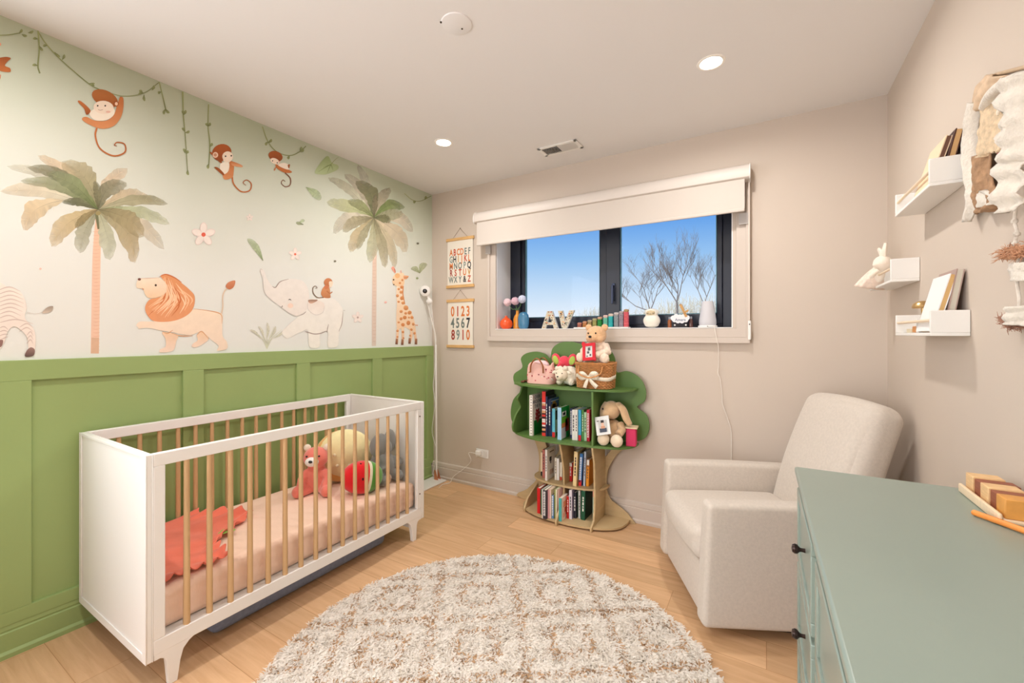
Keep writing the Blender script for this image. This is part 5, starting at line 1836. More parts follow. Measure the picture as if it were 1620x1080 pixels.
def face_book(label, y0, w, z, xf, th, h, ang, c, edge=(226, 216, 198)):
    """board book shown face-out, leaning back against the wall; its page edge is toward the camera"""
    t = thing('board_book', label, 'book', (xf, y0 + w / 2, z))
    R = RY(ang)
    z = z + th * math.sin(math.radians(ang)) + .0005
    piv = (xf, y0, z)
    b = MB(); b.paint(c).box((xf, y0, z), (xf + .003, y0 + w, z + h), R, piv).box((xf + th - .003, y0, z), (xf + th, y0 + w, z + h), R, piv)
    b.box((xf, y0 + w - .003, z), (xf + th, y0 + w, z + h), R, piv)
    part(b, 'cover', INK, t, smooth=0)
    b = MB(); b.box((xf + .003, y0 + .001, z + .002), (xf + th - .003, y0 + w - .004, z + h - .002), R, piv)
    part(b, 'pages', mat('page_edge_%d' % edge[0], edge, .8, var=.06, vscale=60, stretch=(40, 1, 1)), t, smooth=0)
za = 1.842 + .0125
face_book('cream covered book shown face out in front on the high ledge shelf', 2.02, .17, za, XR - .0880, .017, .172, 16, (238, 214, 180), (120, 84, 66))
face_book('dark covered book behind the cream one on the high ledge shelf', 2.00, .17, za, XR - .0600, .020, .180, 12, (70, 40, 36), (206, 164, 112))
zb = 1.334 + .0125
face_book('white covered book shown face out in front on the lowest ledge shelf', 1.99, .17, zb, XR - .0880, .018, .200, 14, (244, 242, 240), (216, 176, 116))
face_book('grey edged book behind the white one on the lowest ledge shelf', 1.985, .17, zb, XR - .0580, .020, .212, 9, (176, 150, 140), (204, 196, 180))

# gold mushroom ornament and small pieces
mx, my, mz = XR - .050, 2.235, zb
t = thing('mushroom_ornament', 'gold mushroom ornament on an amber block on the lowest ledge shelf', 'ornament', (mx, my, mz))
GOLD = mat('brushed_gold', (206, 172, 118), .28, .85)
b = MB(); b.lathe([(.006, .024), (.005, .06), (.007, .095), (.030, .094), (.034, .100), (.030, .112), (.018, .121), (0, .124)], (mx, my, mz), 28); part(b, 'cap_and_stem', GOLD, t)
b = MB(); b.box((mx - .026, my - .026, mz), (mx + .026, my + .026, mz + .025)); part(b, 'amber_block', mat('amber_block', (220, 146, 66), .35), t, bevel=.003)
b = MB(); b.box((mx - .024, my + .045, mz), (mx + .02, my + .115, mz + .016)); single(b, 'small_book', mat('pale_yellow_card', (240, 226, 196), .7), 'small pale yellow book lying flat beside the gold mushroom', 'book', (mx, my + .08, mz), bevel=.002)
b = MB(); b.prism([(-.02, 0), (.02, 0), (.014, .050), (-.006, .044)], (mx - .030, my - .062, mz), (0, 1, 0), (0, 0, 1), (1, 0, 0), .012)
single(b, 'tag_card', mat('card_white', (226, 226, 224), .5), 'small white card standing between the gold mushroom and the leaning books', 'card', (mx, my - .06, mz), bevel=.001)

# bunny doll in a pale dress
bx_, by_, bz_ = XR - .080, 2.775, 1.572 + .012
t = thing('bunny_doll', 'cream bunny doll in a pale floral dress on the far ledge shelf', 'doll', (bx_, by_, bz_))
CRM = mat('doll_cream_knit', (244, 232, 216), .95, bump=.4, bscale=200, sheen=.3)
b = MB(); b.ball((bx_ + .004, by_ - .01, bz_ + .110), (.038, .040, .038), 18); b.ball((bx_ - .020, by_ - .025, bz_ + .102), (.018, .017, .016), 12)
b.ball((bx_ - .01, by_ + .01, bz_ + .06), (.030, .032, .045), 14)
hd = part(b, 'body', CRM, t, remesh=.004, smooth=180)
for s, tip in ((-1, (.012, -.036, .205)), (1, (.0, .050, .190))):
    b = MB(); b.tube(smooth_path([(bx_ + .010, by_ + s * .016, bz_ + .135), (bx_ + .008, by_ + s * .028, bz_ + .165), (bx_ + tip[0], by_ + tip[1], bz_ + tip[2])], 5), [.007 + .011 * math.sin(math.pi * (.2 + .7 * i / 10)) for i in range(11)], 10, flat=.6); part(b, 'ear', CRM, hd)
A, C = Vector((bx_ - .012, by_ + .005, bz_ + .085)), onx(1375, 455, .452)
ax = (C - A).normalized(); sd = Vector((.55, .30, -.1)); sd = (sd - ax * sd.dot(ax)).normalized(); ud = ax.cross(sd)
b = MB(); vs, fs = [], []
n, K = 44, 9
for i in range(K + 1):
    f = i / K
    r = .020 + .050 * f ** .8
    for j in range(n):
        a = 2 * math.pi * j / n
        q = r * (1 + .06 * f * math.sin(a * 11))
        vs.append(A.lerp(C, f) + sd * math.cos(a) * q + ud * math.sin(a) * q * (.75 - .35 * f))
for i in range(K):
    for j in range(n):
        fs.append((i * n + j, i * n + (j + 1) % n, (i + 1) * n + (j + 1) % n, (i + 1) * n + j))
b.add(vs, fs)
dress = part(b, 'dress', mat('pale_floral_cotton', (244, 224, 208), .9, var=.10, vscale=90, bump=.2, bscale=200), t, smooth=180)
m = dress.modifiers.new('thickness', 'SOLIDIFY'); m.thickness = .002
for s in (-1, 1):
    b = MB(); b.tube(smooth_path([(bx_ - .015, by_ + s * .022, bz_ + .075), (bx_ - .035, by_ + .02 + s * .040, bz_ + .055), (bx_ - .045, by_ + .05 + s * .045, bz_ + .035)], 5), .010, 10); part(b, 'arm', CRM, t)
b = MB(); b.box((XR - .060, 2.60, bz_), (XR - .020, 2.66, bz_ + .050), RZ(14)); single(b, 'orange_box', mat('terracotta_box', (226, 134, 84), .6), 'small orange box beside the bunny doll on the far ledge shelf', 'box', (XR - .04, 2.63, bz_), bevel=.002)

# ------------------------------------------------------------------ draped textile hanging at the picture's right edge
t = thing('wall_hanging', 'cream crocheted and lace cloth wall hanging with fur tassels at the right edge', 'wall hanging', (XR, 1.70, 2.0))
def drape(name, pts, m, dx=.012, nx=10, ny=26, wob=.010, seed=0, th=.004, ruffle=0):
    """cloth between a left and right edge line (picture traces on the hanging's plane), with folds in depth"""
    L = smooth_path([p[0] for p in pts], 5); R = smooth_path([p[1] for p in pts], 5)
    b = MB(); vs, fs = [], []
    x = XR - dx
    for i in range(len(L)):
        pl, pr = onx(*L[i], x), onx(*R[i], x)
        for j in range(nx + 1):
            s = j / nx
            p = pl.lerp(pr, s)
            q = Vector((-(wob * (1 + math.sin(s * math.pi * 3 + seed + i * .13)) + wob * .8 * noise.noise((s * 5, i * .35, seed))), 0, 0))
            if ruffle:
                q.x -= ruffle * (1 + math.sin(i * 1.25 + s * 2))
            vs.append(p + q - Vector((abs(math.sin(math.pi * s)) * wob * 1.4, 0, 0)))
    k = nx + 1
    for i in range(len(L) - 1):
        for j in range(nx):
            fs.append((i * k + j, i * k + j + 1, (i + 1) * k + j + 1, (i + 1) * k + j))
    b.add(vs, fs)
    o = part(b, name, m, t, smooth=180)
    md = o.modifiers.new('thickness', 'SOLIDIFY'); md.thickness = th
    return o
COT = mat('white_cotton_lace', (226, 217, 204), .92, var=.08, vscale=55, bump=1.0, bscale=130, sheen=.2)
CRO = mat('beige_crochet', (220, 196, 164), .95, var=.18, vscale=75, bump=1.0, bscale=110)
BRN = mat('brown_wool', (168, 132, 100), .95, var=.3, vscale=45, bump=1.0, bscale=90)
TNE = mat('tan_ribbon', (214, 186, 156), .8, var=.12, vscale=40, bump=.3)
drape('lace_side_panel', [((1543, 160), (1556, 160)), ((1536, 205), (1550, 200)), ((1533, 260), (1548, 255)), ((1538, 300), (1556, 292)), ((1536, 322), (1562, 310)), ((1540, 350), (1545, 348))], COT, .010, 6, wob=.008, seed=1)
drape('tan_corner_cloth', [((1570, 116), (1598, 118)), ((1552, 136), (1594, 128)), ((1545, 156), (1586, 140)), ((1544, 176), (1560, 172))], TNE, .008, 8, wob=.006, seed=2)
drape('crochet_panel', [((1562, 164), (1612, 150)), ((1556, 190), (1612, 182)), ((1552, 215), (1612, 208)), ((1552, 245), (1604, 232)), ((1556, 250), (1590, 238))], CRO, .016, 10, wob=.008, seed=3)
drape('brown_wool_panel', [((1556, 246), (1584, 238)), ((1554, 270), (1586, 268)), ((1554, 292), (1590, 292)), ((1552, 312), (1596, 304)), ((1556, 326), (1594, 320)), ((1562, 336), (1578, 332))], BRN, .012, 8, wob=.010, seed=4)
drape('lace_hem', [((1550, 296), (1560, 300)), ((1556, 318), (1594, 306)), ((1552, 328), (1594, 320))], COT, .022, 8, wob=.006, seed=6)
b = MB()
b.tube(smooth_path([onx(u, v, XR - .045) for u, v in ((1556, 172), (1572, 150), (1592, 132), (1614, 120), (1632, 116))], 6), [.006 + .016 * math.sin(math.pi * min(1, .12 + i / 26)) for i in range(25)], 14, flat=.7)
part(b, 'puffed_cotton_roll', COT, t, sub=1)
drape('ruffled_strip', [((1612, 118), (1650, 110)), ((1602, 150), (1650, 150)), ((1614, 184), (1650, 180)), ((1600, 210), (1650, 210)), ((1606, 240), (1650, 240)), ((1596, 262), (1650, 262)), ((1600, 300), (1650, 300)), ((1606, 336), (1640, 330))], COT, .028, 10, wob=.012, seed=7, ruffle=.006)
b = MB()
b.tube([onx(u, v, XR - .030) for u, v in ((1581, 242), (1586, 262), (1588, 285), (1592, 300))], .0045, 8); part(b, 'red_trim', mat('crimson_ribbon', (176, 34, 58), .6), t)
for k, (u, v) in enumerate(((1581, 166), (1588, 170), (1579, 178), (1585, 192), (1592, 190))):
    b = MB(); b.ball(onx(u, v, XR - .042), (.004, .006, .008), 8); part(b, 'seed_bead', mat('shell_bead', (240, 226, 206), .4), t)
b = MB(); cp_ = smooth_path([onx(u, v, XR - .02) for u, v in ((1607, 330), (1605, 350), (1609, 366), (1606, 382), (1609, 398), (1612, 420), (1609, 445), (1613, 480), (1606, 505))], 4); b.tube(cp_, .004, 8)
for k in (4, 9, 13, 22):
    b.ball(cp_[k], .0075, 8)
part(b, 'knotted_cord', COT, t)
def tassel(name, a, bb, r, m, n=420, seed=1):
    """bundle of fur strands from a to b"""
    rr = random.Random(seed)
    A, B = onx(*a, XR - .025), onx(*bb, XR - .030)
    b = MB()
    b.ball((A + B) / 2, tuple(max(.006, abs(q) * .5 + r * .5) for q in (.0, (B - A).y, (B - A).z)), 12)
    d = (B - A)
    for k in range(n):
        s = rr.random()
        p = A + d * s + Vector((rr.gauss(0, 1), rr.gauss(0, 1), rr.gauss(0, 1))) * r * .45
        q = p + (d.normalized() * rr.choice((-1, 1, -1)) + Vector((rr.gauss(0, .5), rr.gauss(0, .5), rr.gauss(0, .5)))) * r * 1.3
        b.tube([p, (p + q) / 2 + Vector((rr.gauss(0, .002), 0, rr.gauss(0, .002))), q], [.0012, .001, .0004], 4)
    o = part(b, name, m, t)
    o['kind'] = 'stuff'
    return o
FURB = mat('rust_fur', (196, 146, 112), .9, var=.25, vscale=60)
tassel('fur_tassel', (1588, 402), (1640, 394), .014, FURB, seed=2)
tassel('fur_tassel', (1590, 505), (1612, 516), .012, mat('brown_fur', (168, 124, 102), .9, var=.25, vscale=60), seed=3)
drape('small_cotton_flap', [((1606, 416), (1650, 412)), ((1602, 428), (1650, 430)), ((1604, 442), (1650, 446))], COT, .016, 8, wob=.006, seed=9)
drape('small_cotton_flap', [((1606, 488), (1650, 480)), ((1601, 500), (1650, 498)), ((1604, 513), (1650, 516))], COT, .022, 8, wob=.008, seed=10, ruffle=.004)
b = MB(); b.tube([onx(1594, 427, XR - .012), onx(1605, 423.5, XR - .014), onx(1615, 421, XR - .012)], [.0012, .003, .0012], 6); part(b, 'dark_quill', mat('quill_grey', (120, 108, 100), .6), t)
b = MB(); b.tube([onx(1545, 150, XR - .008), onx(1575, 118, XR - .008), onx(1660, 96, XR - .008)], .005, 10); part(b, 'hanging_rod', mat('driftwood', (200, 172, 140), .7, var=.15, vscale=30), t)

# ================================================================== SHAG RUG
RC, RR = (-.92, 1.375), .880
rug = thing('round_rug', 'round cream shag rug with a tan diamond lattice in the middle of the floor', 'rug', (RC[0], RC[1], 0))
b = MB(); b.lathe([(0, .001), (RR - .01, .001), (RR, .006), (RR - .012, .012), (0, .012)], (RC[0], RC[1], 0), 96); part(b, 'backing', mat('rug_backing', (236, 226, 212), .95), rug, smooth=30)
def shag():
    rng = np.random.default_rng(11)
    n = 135000
    r = RR * np.sqrt(rng.random(n)) * 1.0
    a = rng.random(n) * 2 * np.pi
    px, py = RC[0] + r * np.cos(a), RC[1] + r * np.sin(a)
    ax, ay = (.574, -.819), (.819, .574)
    jx, jy = rng.normal(0, .004, n), rng.normal(0, .004, n)
    ca = (px + jx) * ax[0] + (py + jy) * ax[1]
    cb = (px + jx) * ay[0] + (py + jy) * ay[1]
    PA, PB = .352, .398
    fa = np.abs((ca + 1.985 + PA / 2) % PA - PA / 2)
    fb = np.abs((cb - .177 + PB / 2) % PB - PB / 2)
    ua, ub = PA / 2 - fa, PB / 2 - fb
    ring = np.abs(np.maximum(ua * 1.05, ub) - .082)
    line = (np.minimum(fa, fb) < .0115) | (ring < .0110)
    brown = line & (rng.random(n) < .55)
    L = rng.uniform(.018, .031, n)
    w = rng.uniform(.0026, .0042, n)
    th = rng.random(n) * 2 * np.pi
    # neighbouring strands lie the same way, in tufts
    lay = 2.6 * np.sin(px * 31 + 1.3 * np.sin(py * 23)) + 2.2 * np.cos(py * 37 + px * 11)
    th = np.where(rng.random(n) < .55, lay + rng.normal(0, .5, n), th)
    lean = rng.uniform(.75, 1.25, n)
    dx, dy = np.cos(th) * lean, np.sin(th) * lean
    sx_, sy_ = -np.sin(th + rng.normal(0, .6, n)), np.cos(th + rng.normal(0, .6, n))
    V = np.zeros((n, 8, 3), np.float32)
    for k, (t, ww) in enumerate(((0, 1), (.4, 1), (.75, .85), (1, .35))):
        cx = px + dx * L * t * (.45 + .55 * t)
        cy = py + dy * L * t * (.45 + .55 * t)
        cz = .012 + L * (t * (1.05 - .62 * lean * t)) * .95
        for s, sg in enumerate((-1, 1)):
            V[:, 2 * k + s, 0] = cx + sg * sx_ * w * ww
            V[:, 2 * k + s, 1] = cy + sg * sy_ * w * ww
            V[:, 2 * k + s, 2] = cz + sg * .0008
    F = []
    base = (np.arange(n) * 8)[:, None]
    quads = np.concatenate([base + np.array([[0, 1, 3, 2]]), base + np.array([[2, 3, 5, 4]]), base + np.array([[4, 5, 7, 6]])], 1).reshape(-1, 4)
    g = rng.uniform(.94, 1.05, n)
    cream, tan = np.array(lin((252, 246, 238))[:3]), np.array(lin((212, 178, 142))[:3])
    C = np.where(brown[:, None], tan * rng.uniform(.75, 1.2, n)[:, None], cream * g[:, None])
    C = np.clip(C, 0, 1)
    me = bpy.data.meshes.new('pile')
    nv, nf = n * 8, len(quads)
    me.vertices.add(nv)
    me.vertices.foreach_set('co', (V - np.array([RC[0], RC[1], 0], np.float32)).reshape(-1))
    me.loops.add(nf * 4)
    me.loops.foreach_set('vertex_index', quads.astype(np.int32).reshape(-1))
    me.polygons.add(nf)
    me.polygons.foreach_set('loop_start', np.arange(0, nf * 4, 4, dtype=np.int32))
    me.update(calc_edges=True)
    me.validate()
    ca_ = me.color_attributes.new('Col', 'FLOAT_COLOR', 'POINT')
    cc = np.ones((nv, 4), np.float32)
    cc[:, :3] = np.repeat(C, 8, 0)
    ca_.data.foreach_set('color', cc.reshape(-1))
    me.shade_smooth()
    ym = vmat('rug_yarn', .9, .1)
    nt = ym.node_tree
    at = [q for q in nt.nodes if q.bl_idname == 'ShaderNodeAttribute'][0]
    tl = nt.nodes.new('ShaderNodeBsdfTranslucent')
    ms = nt.nodes.new('ShaderNodeMixShader')
    ms.inputs[0].default_value = .42
    nt.links.new(at.outputs['Color'], tl.inputs['Color'])
    nt.links.new(nt.nodes['Principled BSDF'].outputs[0], ms.inputs[1])
    nt.links.new(tl.outputs[0], ms.inputs[2])
    nt.links.new(ms.outputs[0], nt.nodes['Material Output'].inputs['Surface'])
    me.materials.append(ym)
    o = bpy.data.objects.new('pile', me)
    COL.objects.link(o)
    o.parent = rug
    o['kind'] = 'stuff'
shag()

# ================================================================== OUTSIDE THE WINDOW
GZ = -3.0
b = MB(); b.box((-60, YB + 1.2, GZ - .2), (40, 90, GZ)); struct(b, 'ground', mat('winter_lawn', (214, 210, 200), .95, var=.1, vscale=1), smooth=0)
BARK = mat('bare_bark', (84, 76, 72), .9)
def tree(u, y, v_top, v_fork, label, seed, spread=.5, lean=0.0, r0=.07, first=3):
    base = ony(u, 520, y)
    base.z = GZ
    fork = ony(u, v_fork, y).z
    top = ony(u, v_top, y).z
    t = thing('bare_tree', label, 'tree', tuple(base))
    rr = random.Random(seed)
    b = MB()
    tr = smooth_path([tuple(base), (base.x + .08, y, GZ + (fork - GZ) * .5), (base.x + lean * .3, y, fork)], 4)
    b.tube(tr, [r0 * (1 - .35 * i / (len(tr) - 1)) for i in range(len(tr))], 8)
    part(b, 'trunk', BARK, t)
    b = MB()
    def grow(p, d, L, r, lev):
        q = [p]
        for k in range(3):
            d = (d + Vector((rr.gauss(0, .10), rr.gauss(0, .06), .05))).normalized()
            q.append(q[-1] + d * L / 3)
        b.tube(q, [r, r * .85, r * .7, r * .55], 5, cap=False)
        if lev == 0:
            return
        nb = 4 if lev > 1 else 5
        for k in range(nb):
            at = q[rr.choice((1, 2, 3, 3))]
            a = rr.uniform(-1, 1) * spread * 1.5
            side = Vector((math.sin(a), rr.gauss(0, .3), math.cos(a)))
            nd = (d * .75 + side * .6 + Vector((math.copysign(spread * .5, a), 0, 0))).normalized()
            grow(at, nd, L * rr.uniform(.55, .78), r * .55, lev - 1)
    H = top - fork
    for k in range(first):
        a = lean + (k - (first - 1) / 2) * spread * 1.1 + rr.uniform(-.15, .15)
        grow(Vector(tr[-1]), Vector((math.sin(a), rr.gauss(0, .15), math.cos(a))).normalized(), H * .46, r0 * .36, 4)
    part(b, 'branches', BARK, t)
tree(1070, 15, 384, 478, 'bare forked tree in the middle of the right window pane', 3, .42, .05, .06)
tree(1034, 13, 410, 492, 'bare spreading tree left of the forked one outside the window', 8, .75, -.35, .05)
tree(1114, 14, 398, 482, 'bare slender tree at the right side of the window view', 12, .48, 0, .04, 2)
def shrub(u0, u1, y, v_top, label, seed):
    rr = random.Random(seed)
    a, c = ony(u0, 520, y), ony(u1, 520, y)
    zt = ony((u0 + u1) / 2, v_top, y).z
    b = MB()
    for k in range(150):
        x = rr.uniform(a.x, c.x)
        yy = y + rr.uniform(-1, 1)
        h = (zt - GZ) * rr.uniform(.70, 1.0)
        p = Vector((x, yy, GZ))
        l = rr.gauss(0, .05)
        b.tube([p, p + Vector((l * h * .4, 0, h * .6)), p + Vector((l * h, 0, h))], [.018, .014, .006], 4, cap=False)
        for q in range(3):
            f = rr.uniform(.7, .95)
            s = p + Vector((l * h * f, 0, h * f))
            b.tube([s, s + Vector((rr.gauss(0, .25), 0, rr.uniform(.2, .5)))], [.009, .004], 4, cap=False)
    o = single(b, 'dry_shrub', mat('dry_stems', (150, 143, 126), .9), label, 'shrub', ((a.x + c.x) / 2, y, GZ))
shrub(1056, 1085, 17, 466, 'pale dry shrub behind the forked tree outside', 1)
shrub(1088, 1140, 20.5, 464, 'pale dry shrub behind the slender tree outside', 2)
shrub(1000, 1050, 21, 480, 'low pale dry shrub at the left of the right pane outside', 3)
shrub(925, 950, 24, 484, 'low pale dry shrub at the right edge of the left pane outside', 4)

# ================================================================== THE JUNGLE MURAL printed on the left wall
class Print:
    """flat coloured shapes on the wall paper; shapes are traced in picture points and laid on the wall plane"""
    GAIN = 1.22

    def __init__(s):
        s.mb = MB()
        s.n = 0

    def lift(s):
        s.n += 1
        return XL + 0.0002 + s.n * 0.0000025

    def col(s, c):
        r = lin(c)
        return (min(1, r[0] * s.GAIN), min(1, r[1] * s.GAIN), min(1, r[2] * s.GAIN), 1)

    def put(s, pts, tris, cols):
        x = s.lift()
        vs = [onx(u, v, x) for u, v in pts]
        s.mb.add(vs, tris, cols)

    def poly(s, pts, c, c2=None, n=6, closed=True, smooth=True):
        """filled outline; c2 = colour toward the lower edge"""
        P = smooth_path(pts, n, True) if smooth else list(pts)
        tris = geometry.tessellate_polygon([[Vector((x, y, 0)) for x, y in P]])
        vs = [p[1] for p in P]
        lo, hi = min(vs), max(vs)
        a, bb = s.col(c), s.col(c2 or c)
        cols = []
        for p in P:
            t = (p[1] - lo) / max(1e-6, hi - lo)
            cols.append(tuple(a[i] * (1 - t) + bb[i] * t for i in range(4)))
        fs = []
        for t in tris:
            q = [P[i] for i in t]
            ar = (q[1][0] - q[0][0]) * (q[2][1] - q[0][1]) - (q[2][0] - q[0][0]) * (q[1][1] - q[0][1])
            fs.append(tuple(t) if ar < 0 else tuple(reversed(t)))
        s.put(P, fs, cols)

    def ell(s, cx, cy, rx, ry, c, c2=None, rot=0, n=22):
        a = math.radians(rot)
        pts = []
        for i in range(n):
            t = 2 * math.pi * i / n
            x, y = rx * math.cos(t), ry * math.sin(t)
            pts.append((cx + x * math.cos(a) - y * math.sin(a), cy + x * math.sin(a) + y * math.cos(a)))
        s.poly(pts, c, c2, smooth=False)

    def stroke(s, pts, w, c, c2=None, n=6):
        """brush stroke; w a number or a list of widths at the points"""
        k = len(pts)
        ws = list(w) if isinstance(w, (list, tuple)) else [w] * k
        if len(ws) != k:
            ws = list(np.interp(np.linspace(0, 1, k), np.linspace(0, 1, len(ws)), ws))
        P = smooth_path([(p[0], p[1], ws[i]) for i, p in enumerate(pts)], n)
        a, bb = s.col(c), s.col(c2 or c)
        vs, cols, fs = [], [], []
        m = len(P)
        for i, p in enumerate(P):
            q0, q1 = P[max(0, i - 1)], P[min(m - 1, i + 1)]
            dx, dy = q1[0] - q0[0], q1[1] - q0[1]
            L = math.hypot(dx, dy) or 1
            nx, ny = -dy / L * p[2] / 2, dx / L * p[2] / 2
            vs += [(p[0] + nx, p[1] + ny), (p[0] - nx, p[1] - ny)]
            t = i / (m - 1)
            cc = tuple(a[j] * (1 - t) + bb[j] * t for j in range(4))
            cols += [cc, cc]
        for i in range(m - 1):
            fs.append((2 * i, 2 * i + 1, 2 * i + 3, 2 * i + 2))
        s.put(vs, fs, cols)

    def leaf(s, base, tip, w, bend, c0, c1, veins=True, notch=0):
        """watercolour leaf: two halves of slightly different tone, midrib and veins"""
        bx, by = base
        tx, ty = tip
        L = math.hypot(tx - bx, ty - by)
        ux, uy = (tx - bx) / L, (ty - by) / L
        nx, ny = -uy, ux
        if veins and ny > 0.15:
            bend = -abs(bend)
        elif veins and ny < -0.15:
            bend = abs(bend)
        N = 16
        mid = []
        for i in range(N + 1):
            t = i / N
            o = bend * L * math.sin(math.pi * t) * (0.6 + 0.4 * t)
            mid.append((bx + ux * L * t + nx * o, by + uy * L * t + ny * o))
        rnd = random.Random(int(tx * 31 + ty * 17))
        for side in (1, -1):
            vs, cols = [], []
            k = 1.0 if side > 0 else 0.93
            A, B = s.col(c0), s.col(c1)
            for i in range(N + 1):
                t = i / N
                wd = w * 0.54 * min(1, (t / 0.55) ** 0.8) * math.sqrt(max(0, 1 - max(0, (t - 0.5) / 0.5) ** 2.4)) * (1.0 if side > 0 else 0.9)
                if 0.2 < t < 0.97:
                    wd *= 1 - 0.22 * notch * rnd.random()
                vs += [mid[i], (mid[i][0] + nx * wd * side, mid[i][1] + ny * wd * side)]
                g = 0.92 + 0.16 * rnd.random()
                cc = tuple((A[j] * (1 - t) + B[j] * t) * k for j in range(3)) + (1,)
                al = 1 - .62 * max(0, (t - .45) / .55) ** 1.3 if veins else 1
                cols += [tuple(q * 0.93 for q in cc[:3]) + (al,), tuple(min(1, q * g) for q in cc[:3]) + (al * rnd.uniform(.62, 1.0),)]
            fs = []
            for i in range(N):
                q = (2 * i, 2 * i + 1, 2 * i + 3, 2 * i + 2)
                fs.append(q)
            s.put(vs, fs, cols)
        if veins:
            dk = tuple(int(q * 0.80) for q in c0)
            s.stroke([mid[0], mid[N // 3], mid[2 * N // 3], mid[N - 1]], [1.3, 1.0, .7, .3], dk, tuple(int(q * .9) for q in c1))
            for i in range(3, N - 1, 2):
                t = i / N
                wd = w * (math.sin(math.pi * t ** 0.75) ** 0.8) * 0.36
                for side in (1, -1):
                    e = (mid[i][0] + nx * wd * side + ux * w * .22, mid[i][1] + ny * wd * side + uy * w * .22)
                    s.stroke([mid[i], e], [.6, .25], tuple(int(q * .90) for q in c0), c1, n=2)


P = Print()
OLV, OLD, GRN, BEI, PCH, PAL = (150, 146, 116), (112, 112, 84), (158, 168, 122), (214, 200, 170), (226, 200, 172), (206, 206, 184)


def zz(x, y): return (x * .3055, 240 + y * .3055)
def z2(x, y): return (270 + x * .2593, 120 + y * .2593)
def z4(x, y): return (190 + x * .1945, 360 + y * .1945)
def z5(x, y): return (380 + x * .1914, 370 + y * .1914)
def z1(x, y): return (x * .2593, y * .2593)


# --- big palm on the left
P.stroke([(156, 340), (153, 400), (151.5, 470), (150, 559)], [9, 12.5, 13, 13], (226, 186, 160), (222, 188, 166))
for i in range(34):
    v = 366 + i * 5.7
    P.stroke([(146.5 + (i % 3) * .3, v), (152, v + .8), (158, v - .3)], [.3, .8, .3], (212, 166, 138), n=3)
P.stroke([(150.5, 534), (150, 559)], [12, 12.5], (206, 170, 144))
C = (155, 331)
for base, tip, w, bend, c0, c1 in (
        (C, zz(35, 75), 18, .10, PAL, (220, 216, 200)), (C, zz(195, 20), 22, -.10, BEI, (226, 204, 176)),
        (C, zz(0, 205), 26, .10, PAL, (226, 210, 186)), (zz(330, 250), zz(120, 405), 36, -.22, BEI, (220, 196, 160)),
        (C, zz(265, 490), 34, -.16, (186, 170, 130), (216, 196, 160)), (C, zz(850, 505), 26, .14, BEI, (216, 208, 192)),
        (C, zz(660, 85), 26, -.16, BEI, (228, 208, 184)), (C, zz(790, 250), 26, .2, (196, 180, 146), (222, 206, 180)),
        (C, zz(870, 270), 20, .12, (180, 176, 146), (172, 166, 134)), (C, zz(880, 375), 22, .10, GRN, (210, 212, 186)),
        (C, zz(570, 560), 30, .06, (172, 172, 140), (208, 210, 190)), (C, zz(412, 525), 28, -.10, (150, 150, 124), (198, 196, 176)),
        (C, zz(700, 575), 32, .20, OLV, (206, 186, 148)), (C, zz(745, 440), 34, .16, (132, 126, 94), (196, 180, 142)),
        (C, zz(655, 160), 30, .26, (118, 118, 94), (168, 162, 136)), (C, zz(320, 50), 40, -.18, (140, 140, 108), (200, 186, 152)),
        (C, zz(140, 80), 22, .14, OLD, (150, 146, 120)), (C, zz(105, 150), 20, .12, (122, 134, 88), (176, 176, 148)),
        (C, zz(320, 260), 14, .1, OLD, (120, 122, 96)), (C, zz(390, 395), 14, -.08, (150, 136, 100), (160, 146, 108)),
        (C, zz(490, 150), 14, .05, (110, 108, 80), (150, 146, 116)), (C, zz(240, 110), 26, .12, (112, 124, 78), (160, 166, 132))):
    P.leaf(base, tip, w, bend, c0, c1, notch=1.3)
P.stroke([zz(500, 320), zz(510, 400)], [5, 3], OLD)
P.ell(*zz(508, 318), 4, 3.4, (150, 138, 96))

# --- palm on the right
P.stroke([(593, 345), (592.5, 420), (592, 480), (591.5, 547)], [5, 6.5, 7, 6.5], (214, 186, 166), (206, 190, 178))
for i in range(28):
    v = 388 + i * 5.6
    P.stroke([(589.3, v), (592, v + .5), (595, v)], [.2, .6, .2], (196, 168, 148), n=2)
C = z2(1240, 865)
for tip, w, bend, c0, c1 in (
        (z2(960, 620), 16, -.1, PAL, (188, 184, 162)), (z2(1060, 600), 20, -.14, (180, 172, 148), (206, 198, 180)),
        (z2(1140, 540), 15, .06, (190, 190, 170), (210, 210, 196)), (z2(1340, 680), 20, -.1, (168, 160, 134), (188, 180, 158)),
        (z2(950, 770), 22, .05, (170, 178, 126), (204, 204, 170)), (z2(990, 960), 24, -.22, (196, 188, 166), (208, 202, 186)),
        (z2(1050, 950), 20, -.14, (140, 134, 104), (190, 180, 152)), (z2(1095, 1075), 22, -.08, (170, 158, 120), (206, 190, 160)),
        (z2(1480, 950), 22, .25, BEI, (214, 206, 190)), (z2(1440, 1075), 26, .16, (200, 186, 158), (214, 200, 176)),
        (z2(1370, 1170), 18, .10, (190, 178, 146), (208, 196, 170)), (z2(1215, 1140), 20, -.05, (160, 156, 120), (204, 204, 178)),
        (z2(1140, 1060), 14, -.05, OLV, (184, 178, 150)), (z2(1310, 1170), 18, .05, (140, 136, 104), (196, 186, 158)),
        (z2(1430, 800), 20, -.26, (120, 138, 82), (150, 160, 112)), (z2(1420, 840), 20, -.05, (140, 140, 104), (196, 194, 166)),
        (z2(1345, 885), 14, .1, OLD, (140, 140, 104)), (z2(1130, 640), 26, .22, (112, 116, 84), (150, 148, 116)),
        (z2(1250, 720), 10, .0, (110, 104, 82), (160, 150, 122)), (z2(1080, 760), 16, .1, (130, 138, 92), (170, 172, 132))):
    P.leaf(C, tip, w, bend, c0, c1, notch=1.1)

